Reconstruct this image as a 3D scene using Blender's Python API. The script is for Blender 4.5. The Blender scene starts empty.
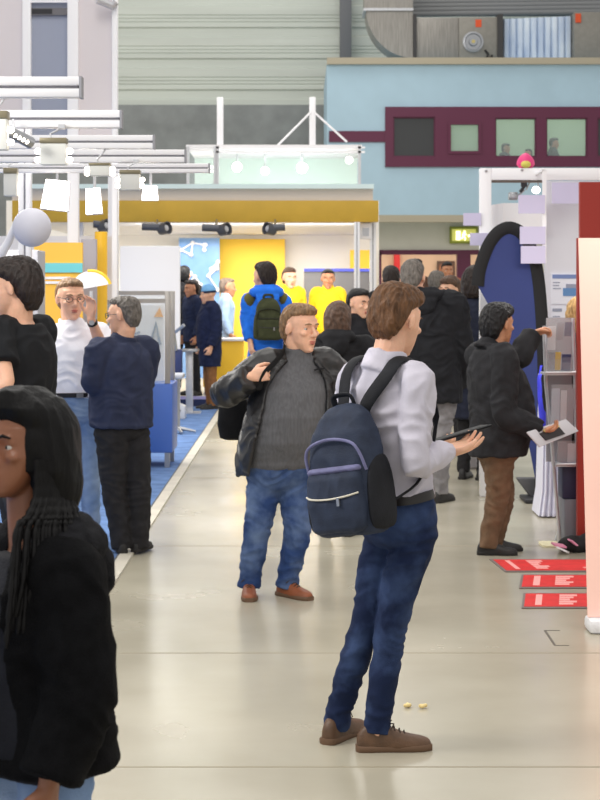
import bpy, bmesh, math, random
import numpy as np
from mathutils import Vector as V, Matrix, noise
random.seed(7)
C = bpy.context.scene.collection
F = 1800.0; HZ = 290.0; CX = 300.0; EYE = 1.75
def at(px, py, Y): return V(((px-CX)*Y/F, Y, EYE+(HZ-py)*Y/F))
def ground(py): return F*EYE/(py-HZ)
R = math.radians
def lerp(a, b, t): return a+(b-a)*t
# ---------------------------------------------------------------- materials
def lin(c): return tuple((x/255/12.92 if x/255 <= .04045 else ((x/255+.055)/1.055)**2.4) for x in c)
MATS = {}
def mat(name, rgb, rough=.6, metal=0, var=0, vscale=8, bump=0, bscale=60, emit=0, sss=0, alpha=1, trans=0, spec=.5, rgb2=None, stretch=(1,1,1), detail=4, contrast=(.35,.65), coat=0, sheen=0):
    if name in MATS: return MATS[name]
    m = bpy.data.materials.new(name); m.use_nodes = True; N = m.node_tree.nodes; Lk = m.node_tree.links
    b = N['Principled BSDF']; c = (*lin(rgb), 1)
    b.inputs['Base Color'].default_value = c; b.inputs['Roughness'].default_value = rough
    b.inputs['Metallic'].default_value = metal; b.inputs['Specular IOR Level'].default_value = spec
    b.inputs['Transmission Weight'].default_value = trans; b.inputs['Alpha'].default_value = alpha
    b.inputs['Coat Weight'].default_value = coat; b.inputs['Sheen Weight'].default_value = sheen
    if sss:
        b.inputs['Subsurface Weight'].default_value = sss; b.inputs['Subsurface Radius'].default_value = (.012, .005, .003)
    if emit:
        b.inputs['Emission Color'].default_value = c; b.inputs['Emission Strength'].default_value = emit
    if var or rgb2 or bump:
        tc = N.new('ShaderNodeTexCoord'); mp = N.new('ShaderNodeMapping'); mp.inputs['Scale'].default_value = stretch
        Lk.new(tc.outputs['Object'], mp.inputs['Vector'])
    if var or rgb2:
        n = N.new('ShaderNodeTexNoise'); n.inputs['Scale'].default_value = vscale; n.inputs['Detail'].default_value = detail
        Lk.new(mp.outputs['Vector'], n.inputs['Vector'])
        r = N.new('ShaderNodeValToRGB'); r.color_ramp.elements[0].position = contrast[0]; r.color_ramp.elements[1].position = contrast[1]
        c2 = lin(rgb2) if rgb2 else tuple(min(1, x*(1+var)) for x in c[:3]); c1 = c[:3] if rgb2 else tuple(x*(1-var) for x in c[:3])
        r.color_ramp.elements[0].color = (*c1, 1); r.color_ramp.elements[1].color = (*c2, 1)
        Lk.new(n.outputs['Fac'], r.inputs['Fac']); Lk.new(r.outputs['Color'], b.inputs['Base Color'])
    if bump:
        n2 = N.new('ShaderNodeTexNoise'); n2.inputs['Scale'].default_value = bscale; n2.inputs['Detail'].default_value = 3
        Lk.new(mp.outputs['Vector'], n2.inputs['Vector'])
        bp_ = N.new('ShaderNodeBump'); bp_.inputs['Strength'].default_value = bump; bp_.inputs['Distance'].default_value = .01
        Lk.new(n2.outputs['Fac'], bp_.inputs['Height']); Lk.new(bp_.outputs['Normal'], b.inputs['Normal'])
    MATS[name] = m; return m
def cloth(name, rgb, var=.18, rough=.85, bump=.25, bs=180, sheen=0): return mat(name, rgb, rough, var=var, vscale=14, bump=bump, bscale=bs, spec=.25, sheen=sheen)
def denim(name, rgb, rgb2): return mat(name, rgb, .85, rgb2=rgb2, vscale=5.5, bump=.3, bscale=260, spec=.2, detail=6, contrast=(.42,.78))
# ---------------------------------------------------------------- geometry
class G:
    def __init__(s): s.v = []; s.f = []
    def add(s, vs, fs):
        o = len(s.v); s.v += [V(p) for p in vs]; s.f += [tuple(i+o for i in f) for f in fs]; return s
    def loft(s, rings, cap=True, close=True):
        n = len(rings[0]); vs = [p for r in rings for p in r]; fs = []
        for i in range(len(rings)-1):
            for j in range(n if close else n-1):
                k = (j+1) % n; fs.append((i*n+j, i*n+k, (i+1)*n+k, (i+1)*n+j))
        if cap: fs += [tuple(range(n))[::-1], tuple(range((len(rings)-1)*n, len(rings)*n))]
        return s.add(vs, fs)
    def tube(s, pts, rad, n=12, ref=None, cap=True, rnd=False):
        pts = [V(p) for p in pts]; m = len(pts)
        if not hasattr(rad, '__len__'): rad = [rad]*m
        t0 = (pts[1]-pts[0]).normalized(); u = V(ref) if ref else (V((0,0,1)) if abs(t0.z) < .8 else V((0,1,0)))
        u = (u-t0*u.dot(t0)).normalized(); rings = []
        for i, p in enumerate(pts):
            t = (pts[min(i+1, m-1)]-pts[max(i-1, 0)])
            t = t.normalized() if t.length > 1e-9 else t0
            u = (u-t*u.dot(t)).normalized(); w = t.cross(u); r = rad[i]
            a, b = r if hasattr(r, '__len__') else (r, r)
            ring = [p+u*(b*math.sin(k*2*math.pi/n))+w*(a*math.cos(k*2*math.pi/n)) for k in range(n)]
            if rnd and i == 0:
                for q in (.5, .85): rings.insert(0, None)
                rings = [[p-t*(max(a,b)*.8)+(x-p)*.45 for x in ring], [p-t*(max(a,b)*.5)+(x-p)*.82 for x in ring]]
            rings.append(ring)
            if rnd and i == m-1:
                rings += [[p+t*(max(a,b)*.5)+(x-p)*.82 for x in ring], [p+t*(max(a,b)*.8)+(x-p)*.45 for x in ring]]
        return s.loft(rings, cap)
    def ell(s, c, r, M=None, n=18, m=11):
        c = V(c); r = r if hasattr(r, '__len__') else (r, r, r); vs = []; fs = []
        for i in range(1, m):
            ph = math.pi*i/m
            for j in range(n):
                a = 2*math.pi*j/n; p = V((r[0]*math.sin(ph)*math.cos(a), r[1]*math.sin(ph)*math.sin(a), r[2]*math.cos(ph)))
                vs.append(c+(M @ p if M else p))
        top = len(vs); vs += [c+(M @ V((0,0,r[2])) if M else V((0,0,r[2]))), c-(M @ V((0,0,r[2])) if M else V((0,0,r[2])))]
        for i in range(m-2):
            for j in range(n):
                k = (j+1) % n; fs.append((i*n+j, (i+1)*n+j, (i+1)*n+k, i*n+k))
        for j in range(n):
            k = (j+1) % n; fs.append((top, j, k)); fs.append((top+1, (m-2)*n+k, (m-2)*n+j))
        return s.add(vs, fs)
    def box(s, c, d, M=None):
        c = V(c); vs = []
        for z in (-.5, .5):
            for x, y in ((-.5,-.5), (.5,-.5), (.5,.5), (-.5,.5)):
                p = V((x*d[0], y*d[1], z*d[2])); vs.append(c+(M @ p if M else p))
        return s.add(vs, [(3,2,1,0), (4,5,6,7), (0,1,5,4), (1,2,6,5), (2,3,7,6), (3,0,4,7)])
    def mm(s, lo, hi): return s.box([(a+b)/2 for a, b in zip(lo, hi)], [abs(b-a) for a, b in zip(lo, hi)])
    def px(s, x0, y0, x1, y1, Y, dep=.05):          # box whose front face fills that part of the view at depth Y
        a = at(x0, y1, Y); b = at(x1, y0, Y); return s.mm((a.x, Y, a.z), (b.x, Y+dep, b.z))
    def prism(s, poly, off):
        off = V(off); n = len(poly); poly = [V(p) for p in poly]
        return s.add(poly+[p+off for p in poly], [tuple(range(n)), tuple(range(2*n-1, n-1, -1))]+[(i, n+i, n+(i+1) % n, (i+1) % n) for i in range(n)])
    def lathe(s, prof, c, n=20, M=None):
        c = V(c); rings = []
        for r, z in prof:
            ring = [V((r*math.cos(2*math.pi*k/n), r*math.sin(2*math.pi*k/n), z)) for k in range(n)]
            rings.append([c+(M @ p if M else p) for p in ring])
        return s.loft(rings)
def catmull(pts, sub=4):
    pts = [np.array(p, float) for p in pts]; P = [2*pts[0]-pts[1]]+pts+[2*pts[-1]-pts[-2]]; out = []
    for i in range(1, len(P)-2):
        for k in range(sub):
            t = k/sub; a, b, c, d = P[i-1], P[i], P[i+1], P[i+2]
            out.append(.5*(2*b+(c-a)*t+(2*a-5*b+4*c-d)*t*t+(3*b-a-3*c+d)*t**3))
    out.append(pts[-1]); return [V(tuple(p)+(0,)*(3-len(p))) for p in out] if len(out[0]) == 3 else out
ORG = {}
def tag(o, label=None, cat=None, group=None, kind=None):
    for k, v in (('label', label), ('category', cat), ('group', group), ('kind', kind)):
        if v: o[k] = v
    return o
def thing(name, label, cat, loc=(0,0,0), group=None):
    o = bpy.data.objects.new(name, None); C.objects.link(o); o.location = loc; o.empty_display_size = .1
    ORG[o.name] = V(loc); return tag(o, label, cat, group)
def mk(name, g, m, parent=None, loc=None, vox=0, sm=0, bevel=0, fold=None, sub=0, ang=38, smooth=True, label=None, amount=None):
    org = ORG[parent.name] if parent else (V(loc) if loc is not None else V((0,0,0)))
    me = bpy.data.meshes.new(name); me.from_pydata([tuple(p-org) for p in g.v], [], g.f); me.validate(); me.update()
    bm = bmesh.new(); bm.from_mesh(me); bmesh.ops.recalc_face_normals(bm, faces=bm.faces[:]); bm.to_mesh(me); bm.free()
    o = bpy.data.objects.new(name, me); C.objects.link(o)
    if vox or bevel or sub or sm:
        if vox:
            d = o.modifiers.new('r', 'REMESH'); d.mode = 'VOXEL'; d.voxel_size = vox
        if bevel:
            d = o.modifiers.new('b', 'BEVEL'); d.width = bevel; d.segments = 2; d.limit_method = 'ANGLE'; d.angle_limit = R(40)
        if sub:
            d = o.modifiers.new('s', 'SUBSURF'); d.levels = sub; d.render_levels = sub
        if sm:
            d = o.modifiers.new('m', 'SMOOTH'); d.iterations = sm; d.factor = .5
        dg = bpy.context.evaluated_depsgraph_get(); ev = o.evaluated_get(dg); me2 = bpy.data.meshes.new_from_object(ev, depsgraph=dg)
        o.modifiers.clear(); o.data = me2; bpy.data.meshes.remove(me); me = me2; me.name = name
    if fold:
        n = len(me.vertices); co = np.zeros(n*3); no = np.zeros(n*3)
        me.vertices.foreach_get('co', co); me.vertices.foreach_get('normal', no); co = co.reshape(-1, 3); no = no.reshape(-1, 3)
        amp, sc = fold[:2]; seed = fold[2] if len(fold) > 2 else 0; d = np.zeros(n)
        for i in range(n):
            x, y, z = co[i]; w = noise.noise((x*5+seed, y*5, z*5))
            a = noise.noise((x*sc[0]+w*1.6, y*sc[1]+seed, z*sc[2]+w*1.6+seed)); d[i] = amp*max(-.55, .6-2.2*abs(a))
        me.vertices.foreach_set('co', (co+no*d[:, None]).reshape(-1)); me.update()
    if smooth:
        me.polygons.foreach_set('use_smooth', [True]*len(me.polygons))
        if not vox: me.set_sharp_from_angle(angle=R(ang))
    me.materials.clear(); me.materials.append(m)
    if parent: o.parent = parent
    elif loc is not None: o.location = loc
    ORG[o.name] = org
    if label: o['label'] = label
    return o
def struct(name, g, m, parent=None, **k):
    o = mk(name, g, m, parent, **k)
    if not parent: o['kind'] = 'structure'
    return o
def single(name, label, cat, g, m, loc, group=None, **k): return tag(mk(name, g, m, loc=loc, **k), label, cat, group)
def copy_tree(o, loc=None, label=None):
    c = o.copy(); C.objects.link(c)
    if loc is not None: c.location = loc
    if label: c['label'] = label
    for ch in [x for x in bpy.data.objects if x.parent == o]:
        d = copy_tree(ch); d.parent = c
    return c
# ---------------------------------------------------------------- people
def axes(yaw): a = R(yaw); return V((math.sin(a), -math.cos(a), 0)), V((math.cos(a), math.sin(a), 0))   # forward, person's left
PROF = {
 'avg': ([-.45,-.2,0,.2,.45,.7,.85,.95,1.03], [.16,.168,.165,.15,.155,.168,.155,.098,.06], [.105,.112,.115,.105,.112,.12,.105,.078,.06], [0,-.012,-.012,0,.005,.008,0,-.004,0]),
 'slim': ([-.45,-.2,0,.2,.45,.7,.85,.95,1.03], [.15,.155,.152,.134,.142,.156,.143,.09,.058], [.1,.108,.112,.098,.104,.112,.098,.075,.058], [0,-.012,-.014,0,.004,.006,0,-.004,0]),
 'fat': ([-.45,-.2,0,.2,.45,.7,.85,.95,1.03], [.175,.192,.208,.218,.214,.198,.168,.11,.07], [.125,.14,.16,.182,.184,.158,.118,.09,.07], [0,0,.02,.055,.055,.03,.005,0,0]),
 'big': ([-.45,-.2,0,.2,.45,.7,.85,.95,1.03], [.17,.178,.18,.182,.185,.187,.168,.105,.063], [.115,.125,.135,.145,.145,.14,.115,.083,.063], [0,0,.01,.02,.02,.012,0,0,0]),
 'fem': ([-.45,-.2,0,.2,.45,.7,.85,.95,1.03], [.165,.172,.165,.135,.135,.148,.135,.085,.052], [.115,.118,.112,.098,.108,.12,.1,.07,.052], [0,-.012,-.012,0,.01,.016,0,-.004,0]),
}
HAIR = {   # rings: height, back, front, half width (head space)
 'short': [(-.08,-.082,-.055,.034),(-.055,-.101,-.04,.058),(-.015,-.113,-.016,.0745),(.02,-.117,.004,.0785),(.045,-.118,.018,.0785),(.066,-.116,.045,.0775),(.084,-.112,.0815,.073),(.102,-.102,.088,.063),(.118,-.082,.074,.046),(.129,-.05,.04,.022)],
 'quiff': [(-.075,-.084,-.055,.036),(-.05,-.103,-.04,.06),(-.012,-.115,-.014,.0755),(.022,-.119,.006,.0795),(.048,-.121,.03,.0815),(.07,-.12,.07,.082),(.088,-.117,.099,.078),(.108,-.108,.108,.069),(.126,-.09,.102,.053),(.14,-.055,.078,.028)],
 'crop': [(-.07,-.088,-.055,.036),(-.045,-.102,-.038,.059),(-.012,-.111,-.016,.074),(.025,-.114,-.002,.0775),(.052,-.114,.02,.078),(.074,-.111,.062,.0735),(.094,-.102,.078,.063),(.11,-.082,.064,.045),(.12,-.045,.03,.02)],
 'mop': [(-.1,-.095,-.055,.042),(-.065,-.117,-.04,.07),(-.025,-.127,-.016,.086),(.02,-.131,.012,.09),(.05,-.131,.05,.091),(.072,-.128,.088,.089),(.094,-.12,.1,.081),(.115,-.104,.096,.066),(.132,-.08,.075,.046),(.142,-.048,.04,.022)],
 'bob': [(-.12,-.10,-.03,.065),(-.09,-.125,-.01,.088),(-.04,-.133,.008,.095),(.02,-.134,.02,.096),(.05,-.133,.05,.094),(.074,-.128,.09,.088),(.096,-.118,.098,.078),(.116,-.1,.088,.06),(.131,-.075,.066,.04),(.139,-.046,.034,.02)],
 'long': [(-.2,-.10,-.02,.06),(-.16,-.14,-.01,.095),(-.11,-.155,-.005,.112),(-.075,-.158,.015,.117),(-.05,-.158,.046,.117),(0,-.157,.058,.115),(.03,-.155,.062,.112),(.055,-.152,.056,.108),(.08,-.147,.076,.1),(.1,-.138,.0885,.09),(.122,-.118,.084,.07),(.142,-.088,.07,.048),(.152,-.055,.034,.022)],
}
def sup(c, a, b, hw, hd, n=22, e=2.35):
    out = []
    for k in range(n):
        t = 2*math.pi*k/n; ct, st = math.cos(t), math.sin(t)
        out.append(c+a*(hw*math.copysign(abs(ct)**(2/e), ct))+b*(hd*math.copysign(abs(st)**(2/e), st)))
    return out
def head_geo(g, Hd):
    rows = [(.055,.063,-.02,.083),(.03,.067,-.03,.084),(.008,.069,-.035,.079),(-.015,.069,-.035,.083),(-.04,.063,-.035,.085),(-.065,.056,-.03,.084),(-.085,.046,-.02,.083),(-.104,.033,.0,.080),(-.116,.018,.03,.072)]
    g.ell(Hd(0,-.012,.03), (.0765,.096,.088), Hd.M3(), 22, 14)
    g.loft([sup(Hd(0,(b+f)/2,z), Hd.L, Hd.Fw, w*Hd.k, (f-b)/2*Hd.k, 20, 2.2) for z, w, b, f in rows])
    e = lambda c, r: g.ell(Hd(*c), r, Hd.M3(), 12, 8)
    e((0,.079,.03), (.048,.012,.011)); e((0,.082,-.042), (.018,.01,.011))
    g.tube([Hd(0,.080,.022), Hd(0,.092,.0), Hd(0,.106,-.024)], [.007*Hd.k, .0085*Hd.k, .0125*Hd.k], 10, rnd=True)
    for s in (-1, 1):
        e((s*.0125,.094,-.028), (.0085,.011,.0085)); e((s*.042,.066,-.018), (.02,.018,.014))
        e((s*.0335,.0685,.0165), (.0165,.013,.0062)); e((s*.0335,.068,-.003), (.0155,.012,.0056))
        M = Hd.M3() @ Matrix.Rotation(R(-12), 3, 'X') @ Matrix.Rotation(R(18*s), 3, 'Z')
        g.ell(Hd(s*.0785,-.012,-.002), (.0085,.018,.031), M, 12, 8)
    e((0,.0845,-.0575), (.0225,.009,.005)); e((0,.084,-.067), (.019,.009,.0058)); e((0,.081,-.1), (.016,.008,.012))
class Head:
    def __init__(s, c, yaw, pitch, roll, k):
        f, l = axes(yaw); up = V((0,0,1)); p = R(pitch)
        s.Fw = f*math.cos(p)-up*math.sin(p); s.U = up*math.cos(p)+f*math.sin(p); s.L = l
        q = Matrix.Rotation(R(roll), 3, s.Fw); s.L = q @ s.L; s.U = q @ s.U; s.c = V(c); s.k = k
    def __call__(s, x, y, z): return s.c+(s.L*x+s.Fw*y+s.U*z)*s.k
    def M3(s): return Matrix((s.L*s.k, s.Fw*s.k, s.U*s.k)).transposed()
def hand_geo(g, w, d, n, thumb, curl=.35, k=1, spread=.0):
    d = d.normalized(); n = (n-d*n.dot(d)).normalized(); s = d.cross(n)*thumb
    rings = []
    for u, hw, ht in ((-.02,.026,.021),(.015,.032,.02),(.05,.041,.018),(.085,.043,.0145),(.098,.04,.012)):
        rings.append(sup(w+d*(u*k), s, n, hw*k, ht*k, 14, 2.6))
    g.loft(rings)
    for i, (o, l) in enumerate(((.0335,.070),(.0115,.080),(-.0115,.074),(-.033,.058))):
        p = w+d*(.085*k)+s*(o*k); a = 0; dr = d+s*(o*(3+spread*8)); pts = [p]
        for fr, bend in ((.46,62),(.3,72),(.24,42)):
            a += R(bend*curl*(1+.08*i)); q = dr.normalized()*math.cos(a)+n*math.sin(a); p = p+q*(l*fr*k); pts.append(p)
        g.tube([lerp(pts[0], w, .25)]+pts, [.0088*k,.0092*k,.0088*k,.0082*k,.0066*k], 10, rnd=True)
    b = w+d*(.02*k)+s*(.022*k); t1 = b+(d*.55+s*.62+n*.35)*(.05*k); t2 = t1+(d*.85+s*.2+n*(.25+.5*curl))*(.036*k); t3 = t2+(d*.8-s*.1+n*(.2+.6*curl))*(.026*k)
    g.tube([b, t1, t2, t3], [.016*k,.0135*k,.0115*k,.0085*k], 10, rnd=True)
def shoe(parent, a, yaw, gz, m, msole, k=1, laces=None, pitch=0, boot=0):
    f, l = axes(yaw); a = V((a.x, a.y, gz)); g = G(); rings = []
    Mx = Matrix.Rotation(R(pitch), 3, l); toe = a+f*(.15*k)
    T = lambda p: toe+Mx @ (p-toe)
    for u, hw, h in ((-.078,.016,.05),(-.068,.03,.085),(-.03,.036,.112+boot),(.02,.038,.112+boot),(.055,.041,.09),(.1,.046,.068),(.145,.047,.058),(.185,.038,.05),(.207,.018,.036)):
        ring = []
        for j in range(16):
            t = 2*math.pi*j/16; ct, st = math.cos(t), math.sin(t)
            z = (.016+(h-.016)*max(0, st)**.8) if st > 0 else .016
            ring.append(T(a+f*(u*k)+l*(hw*k*math.copysign(abs(ct)**.75, ct))+V((0,0,z*k))))
        rings.append(ring)
    g.loft(rings); o = mk('shoe', g, m, parent, sub=1, ang=70)
    g = G(); rings = []
    for z, e in ((0,.0),(.006,.004),(.02,.004),(.024,.001)):
        rings.append([T(a+f*((u)*k)+l*(hw*k)+V((0,0,z*k))) for u, hw in [(x, w+e) for x, w in ((-.08,.014),(-.07,.03),(-.03,.036),(.02,.036),(.07,.041),(.13,.049),(.175,.043),(.208,.02))]+[(x, -(w+e)) for x, w in ((.208,.02),(.175,.04),(.13,.044),(.07,.037),(.02,.034),(-.03,.034),(-.07,.03),(-.08,.014))]])
    g.loft(rings); mk('sole', g, msole, o, ang=50)
    if laces:
        g = G()
        for u, z in ((.045,.1),(.065,.09),(.085,.081),(.103,.073)): g.tube([T(a+f*(u*k)+l*(x*k)+V((0,0,(z+dz)*k))) for x, dz in ((-.022,-.012),(0,.001),(.022,-.012))], .0028*k, 6)
        for s in (-1, 1): g.tube([T(a+f*(.045*k)+V((0,0,.102*k))), T(a+f*(.06*k)+l*(s*.03*k)+V((0,0,.106*k))), T(a+f*(.045*k)+l*(s*.048*k)+V((0,0,.088*k)))], .0025*k, 6)
        mk('lace', g, laces, o)
    return o
SKIN = mat('skin_light', (232,180,150), .5, sss=.12, var=.08, vscale=20); SKIN2 = mat('skin_tan', (196,138,104), .5, sss=.1, var=.08, vscale=20)
SKIN3 = mat('skin_dark', (142,92,66), .42, sss=.08, var=.1, vscale=20)
LIP = mat('lip_rose', (190,108,98), .45); LIPD = mat('lip_brown', (140,72,62), .4); EYEW = mat('eye_white', (196,192,186), .2); IRIS = mat('iris_dark', (45,32,25), .2)
SOLE = mat('sole_black', (30,28,27), .7)
def hairmat(n, c, v=.35): return mat(n, c, .5, var=v, vscale=60, bump=.5, bscale=160, spec=.35, stretch=(1,1,.35))
def person(label, X, Y, H=1.75, th=0, tc=None, hh=None, gz=0, fit='avg', skin=SKIN, hair=('short', None), tops=(), pants=None, shoes=None, arms={}, legs={}, pel=None, neck=None, head=None, pitch=5, roll=0, sw=None, det=1, group=None, pw=1.0, belt=None, face=True, bald=False, toes=(None, None), hands={}, lips=LIP, glasses=None, short_sleeve=False, sole=SOLE, laces=None, pw_hem=1.0, spread=.09, hs_=1.09):
    k = H/1.76; tc = th if tc is None else tc; hh = tc if hh is None else hh; up = V((0,0,1))
    base = V((X, Y, gz)); root = thing('person', label, 'person', base, group)
    fh, lh = axes(th); fc, lc = axes(tc); sw = (sw or {'avg':.175,'slim':.168,'fat':.188,'big':.186,'fem':.152}[fit])*k
    def J(p, frm=None, ln=0):
        if isinstance(p, V): return p
        x, y, d = p
        if isinstance(d, str):
            q0 = at(x, y, frm.y); pr = math.hypot(q0.x-frm.x, q0.z-frm.z)
            dy = math.sqrt(max(0, ln*ln-pr*pr)); return at(x, y, frm.y+(dy if d == 'f' else -dy))
        return at(x, y, Y+d)
    P = J(pel) if pel else base+up*(.525*H); N = J(neck) if neck else base+up*(.845*H)+fc*.0
    Hc = J(head) if head else base+up*(H-.137*k)+axes(hh)[0]*(.03*k)
    mid = (P+N)/2-fc*.01; T, HW, HD, FO = PROF[fit]; SL = (N-P).length
    def ring(t, e=0, n=26, a0=None, thick=0, ex=2.35):
        u = max(-.5, min(1.05, t)); b = lerp(lerp(P, mid, u), lerp(mid, N, u), u) if t >= 0 else P+up*(t*SL)
        q = min(1, max(0, t)); l = lerp(lh, lc, q).normalized(); tan = (lerp(mid-P, N-mid, q).normalized() if t >= 0 else lerp((mid-P).normalized(), up, min(1, -t*4)).normalized())
        f = l.cross(tan).normalized(); f = -f if f.dot(lerp(fh, fc, q)) < 0 else f
        hw, hd, fo = (np.interp(t, T, x)*k for x in (HW, HD, FO)); ct = b+f*fo
        if a0 is None: return sup(ct, l, f, hw+e, hd+e, n, ex)
        out = []; A = [R(90+a0+(360-2*a0)*j/(n-1)) for j in range(n)]
        for rr, seq in ((e, A), (e-thick, A[::-1])):
            for a in seq:
                c_, s_ = math.cos(a), math.sin(a); out.append(ct+l*((hw+rr)*math.copysign(abs(c_)**(2/ex), c_))+f*((hd+rr)*math.copysign(abs(s_)**(2/ex), s_)))
        return out
    S = {}; E = {}; W = {}
    for s, sg in (('L', 1), ('R', -1)):
        S[s] = N+lc*(sg*sw)-up*(.06*k)
        a = arms.get(s)
        if a: E[s] = J(a[0], S[s], .29*k); W[s] = J(a[1], E[s], .255*k)
        else:
            E[s] = S[s]+lc*(sg*.055*k)-up*(.285*k)-fc*(.03*k); W[s] = E[s]-up*(.235*k)+fc*(.085*k)
    Hp = {}; Kn = {}; An = {}
    for s, sg in (('L', 1), ('R', -1)):
        Hp[s] = P+lh*(sg*.085*k)-up*(.03*k); q = legs.get(s)
        if q: Kn[s] = J(q[0]); An[s] = J(q[1])
        else:
            An[s] = V((P.x, P.y, gz+.085*k))+lh*(sg*spread*k)-fh*(.03*k); Kn[s] = (Hp[s]+An[s])/2+fh*(.015*k)+lh*(sg*.005)
    hd = Head(Hc, hh, pitch, roll, k*hs_); kh = hd.k
    # --- body: one continuous surface
    g = G(); vb = {2: .0045, 1: .0062, 0: .0095}[det]
    g.loft([ring(-.16, -.05*k), ring(-.1, -.02*k)]+[ring(t, -.010*k) for t in (0,.1,.2,.32,.45,.58,.7,.8,.87,.93,.98,1.03)])
    head_geo(g, hd); nr = {'fem': .048, 'fat': .069, 'big': .062}.get(fit, .057)*k
    g.tube([lerp(N, P, .12), N, hd(0,-.022,-.075), hd(0,-.02,-.02)], [nr*1.25, nr*1.06, nr, nr*.98], 16)
    for s, sg in (('L', 1), ('R', -1)):
        sh = lerp(N, S[s], .5)-up*(.03*k)
        pts = catmull([sh, S[s], lerp(S[s], E[s], .5), E[s], lerp(E[s], W[s], .45), W[s]], 4); rad = np.interp(np.linspace(0, 5, len(pts)), range(6), np.array([.045,.055,.047,.040,.040,.028])*k)
        g.tube(pts, list(rad), 14, rnd=True)
        hs = hands.get(s, {}); d = hs.get('d') or (W[s]-E[s]).normalized(); n = hs.get('n') or -lc*sg+fc*.3
        hand_geo(g, W[s]+d*(.012*k), V(d), V(n), -sg if not hs.get('flip') else sg, hs.get('curl', .4), k)
        pts = catmull([P+lh*(sg*.07*k), Hp[s]-up*(.05*k), lerp(Hp[s], Kn[s], .5), Kn[s], lerp(Kn[s], An[s], .35), An[s], V((An[s].x, An[s].y, gz+.05*k))], 3)
        rad = np.interp(np.linspace(0, 6, len(pts)), range(7), np.array([.06,.070,.058,.045,.045,.034,.034])*k); g.tube(pts, list(rad), 14, rnd=True)
    body = mk('body', g, skin, root, vox=vb, sm=2)
    if face:
        for s in (-1, 1):
            g = G(); g.ell(hd(s*.0335,.0655,.007), .0122*kh, None, 14, 10); eo = mk('eye', g, EYEW, root)
            g = G(); g.ell(hd(s*.0335,.0722,.007), (.0066*kh,.0064*kh,.0066*kh), None, 10, 8); mk('iris', g, IRIS, eo)
            if hair[1]:
                g = G(); g.tube([hd(s*x, y, z) for x, y, z in ((.014,.0895,.030),(.032,.0895,.0345),(.05,.079,.029))], [.003*kh,.0042*kh, .0022*kh], 8); mk('eyebrow', g, hair[1], root)
        g = G(); g.ell(hd(0,.0885,-.0572), (.021*kh,.0075*kh,.0046*kh), hd.M3()*(1/kh), 12, 8); g.ell(hd(0,.0875,-.0666), (.018*kh,.008*kh,.0052*kh), hd.M3()*(1/kh), 12, 8); mk('mouth', g, lips, root)
    if hair[1] and hair[0] in HAIR:
        g = G(); g.loft([sup(hd(0,(b+f)/2,z), hd.L, hd.Fw, w*kh, (f-b)/2*kh, 30, 2.15) for z, b, f, w in HAIR[hair[0]]])
        for ex in (hair[2] if len(hair) > 2 else ()): g.ell(hd(*ex[0]), [q*kh for q in ex[1]], hd.M3()*(1/kh))
        mk('hair', g, hair[1], root, vox=(.007,.005,.0036)[det], sm=(3,3,4)[det], fold=(.0062*kh, ((52,52,15) if hair[0] != 'long' else (26,26,5)) if det else (30,30,12)))
    # --- clothes
    vc = {2: .0075, 1: .009, 0: .013}[det]
    for tp in tops:
        g = G(); e = tp.get('e', .012)*k; t0 = tp.get('t0', -.2); t1 = tp.get('t1', .97); op = tp.get('open'); nn = 13; fl = tp.get('flare', 0)*k
        ts = [lerp(t0, t1, i/nn) for i in range(nn+1)]; tk = max(.014*k, 1.9*vc)
        if op: g.loft([ring(t, e+fl*max(0, .5-t), 40, op*(1 if t < .75 else 1-.35*(t-.75)/.25), tk) for t in ts])
        else: g.loft([ring(t, e+fl*max(0, .5-t)) for t in ts])
        if tp.get('hemband'): g.loft([ring(t0+q*.06, e+fl*.5+(.006*k if 0 < q < 1 else 0)) for q in (-.2,0,.5,1,1.2)])
        sl = tp.get('sl', 1); sf = tp.get('sf', 1)
        for s, sg in (('L', 1), ('R', -1)):
            if not sl: continue
            sh = lerp(N, S[s], .42)-up*(.03*k); kp = [sh, S[s], lerp(S[s], E[s], .5), E[s], lerp(E[s], W[s], .5), W[s]]; pts = catmull(kp, 5)
            rad = np.interp(np.linspace(0, 5, len(pts)), range(6), np.array([.048,.057,.053,.048,.045,.036])*k*sf+e*.9)
            m_ = int(round(len(pts)*sl)) if sl < 1 else len(pts); g.tube(pts[:m_], list(rad[:m_]), 16)
            if tp.get('cuff'):
                w0 = pts[m_-1]; dd = (pts[m_-1]-pts[m_-2]).normalized(); rr = rad[m_-1]+.004*k; g.tube([w0-dd*(.05*k), w0-dd*(.045*k), w0, w0+dd*(.004*k)], [rr*.9, rr, rr, rr*.9], 16)
        co = tp.get('collar'); ud = (hd(0,-.02,-.08)-N).normalized()
        if co == 'shirt':
            gc = G(); rings = []
            for a in np.linspace(0, 2*math.pi, 28, endpoint=False):
                dv = lc*math.cos(a)+fc*math.sin(a); fr = max(0, math.sin(a)); lo = -.006-.02*fr; hi = .050-.022*fr
                rings.append([N+ud*(z*k)+dv*((nr/k+r_)*k) for r_, z in ((.010,lo),(.012,hi),(.016,hi+.004),(.021,hi-.004),(.034,lo),(.030,lo-.003))])
            rings.append(rings[0]); gc.loft(rings, cap=False); mk('collar', gc, tp['m'], root, sub=1, ang=80)
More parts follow.
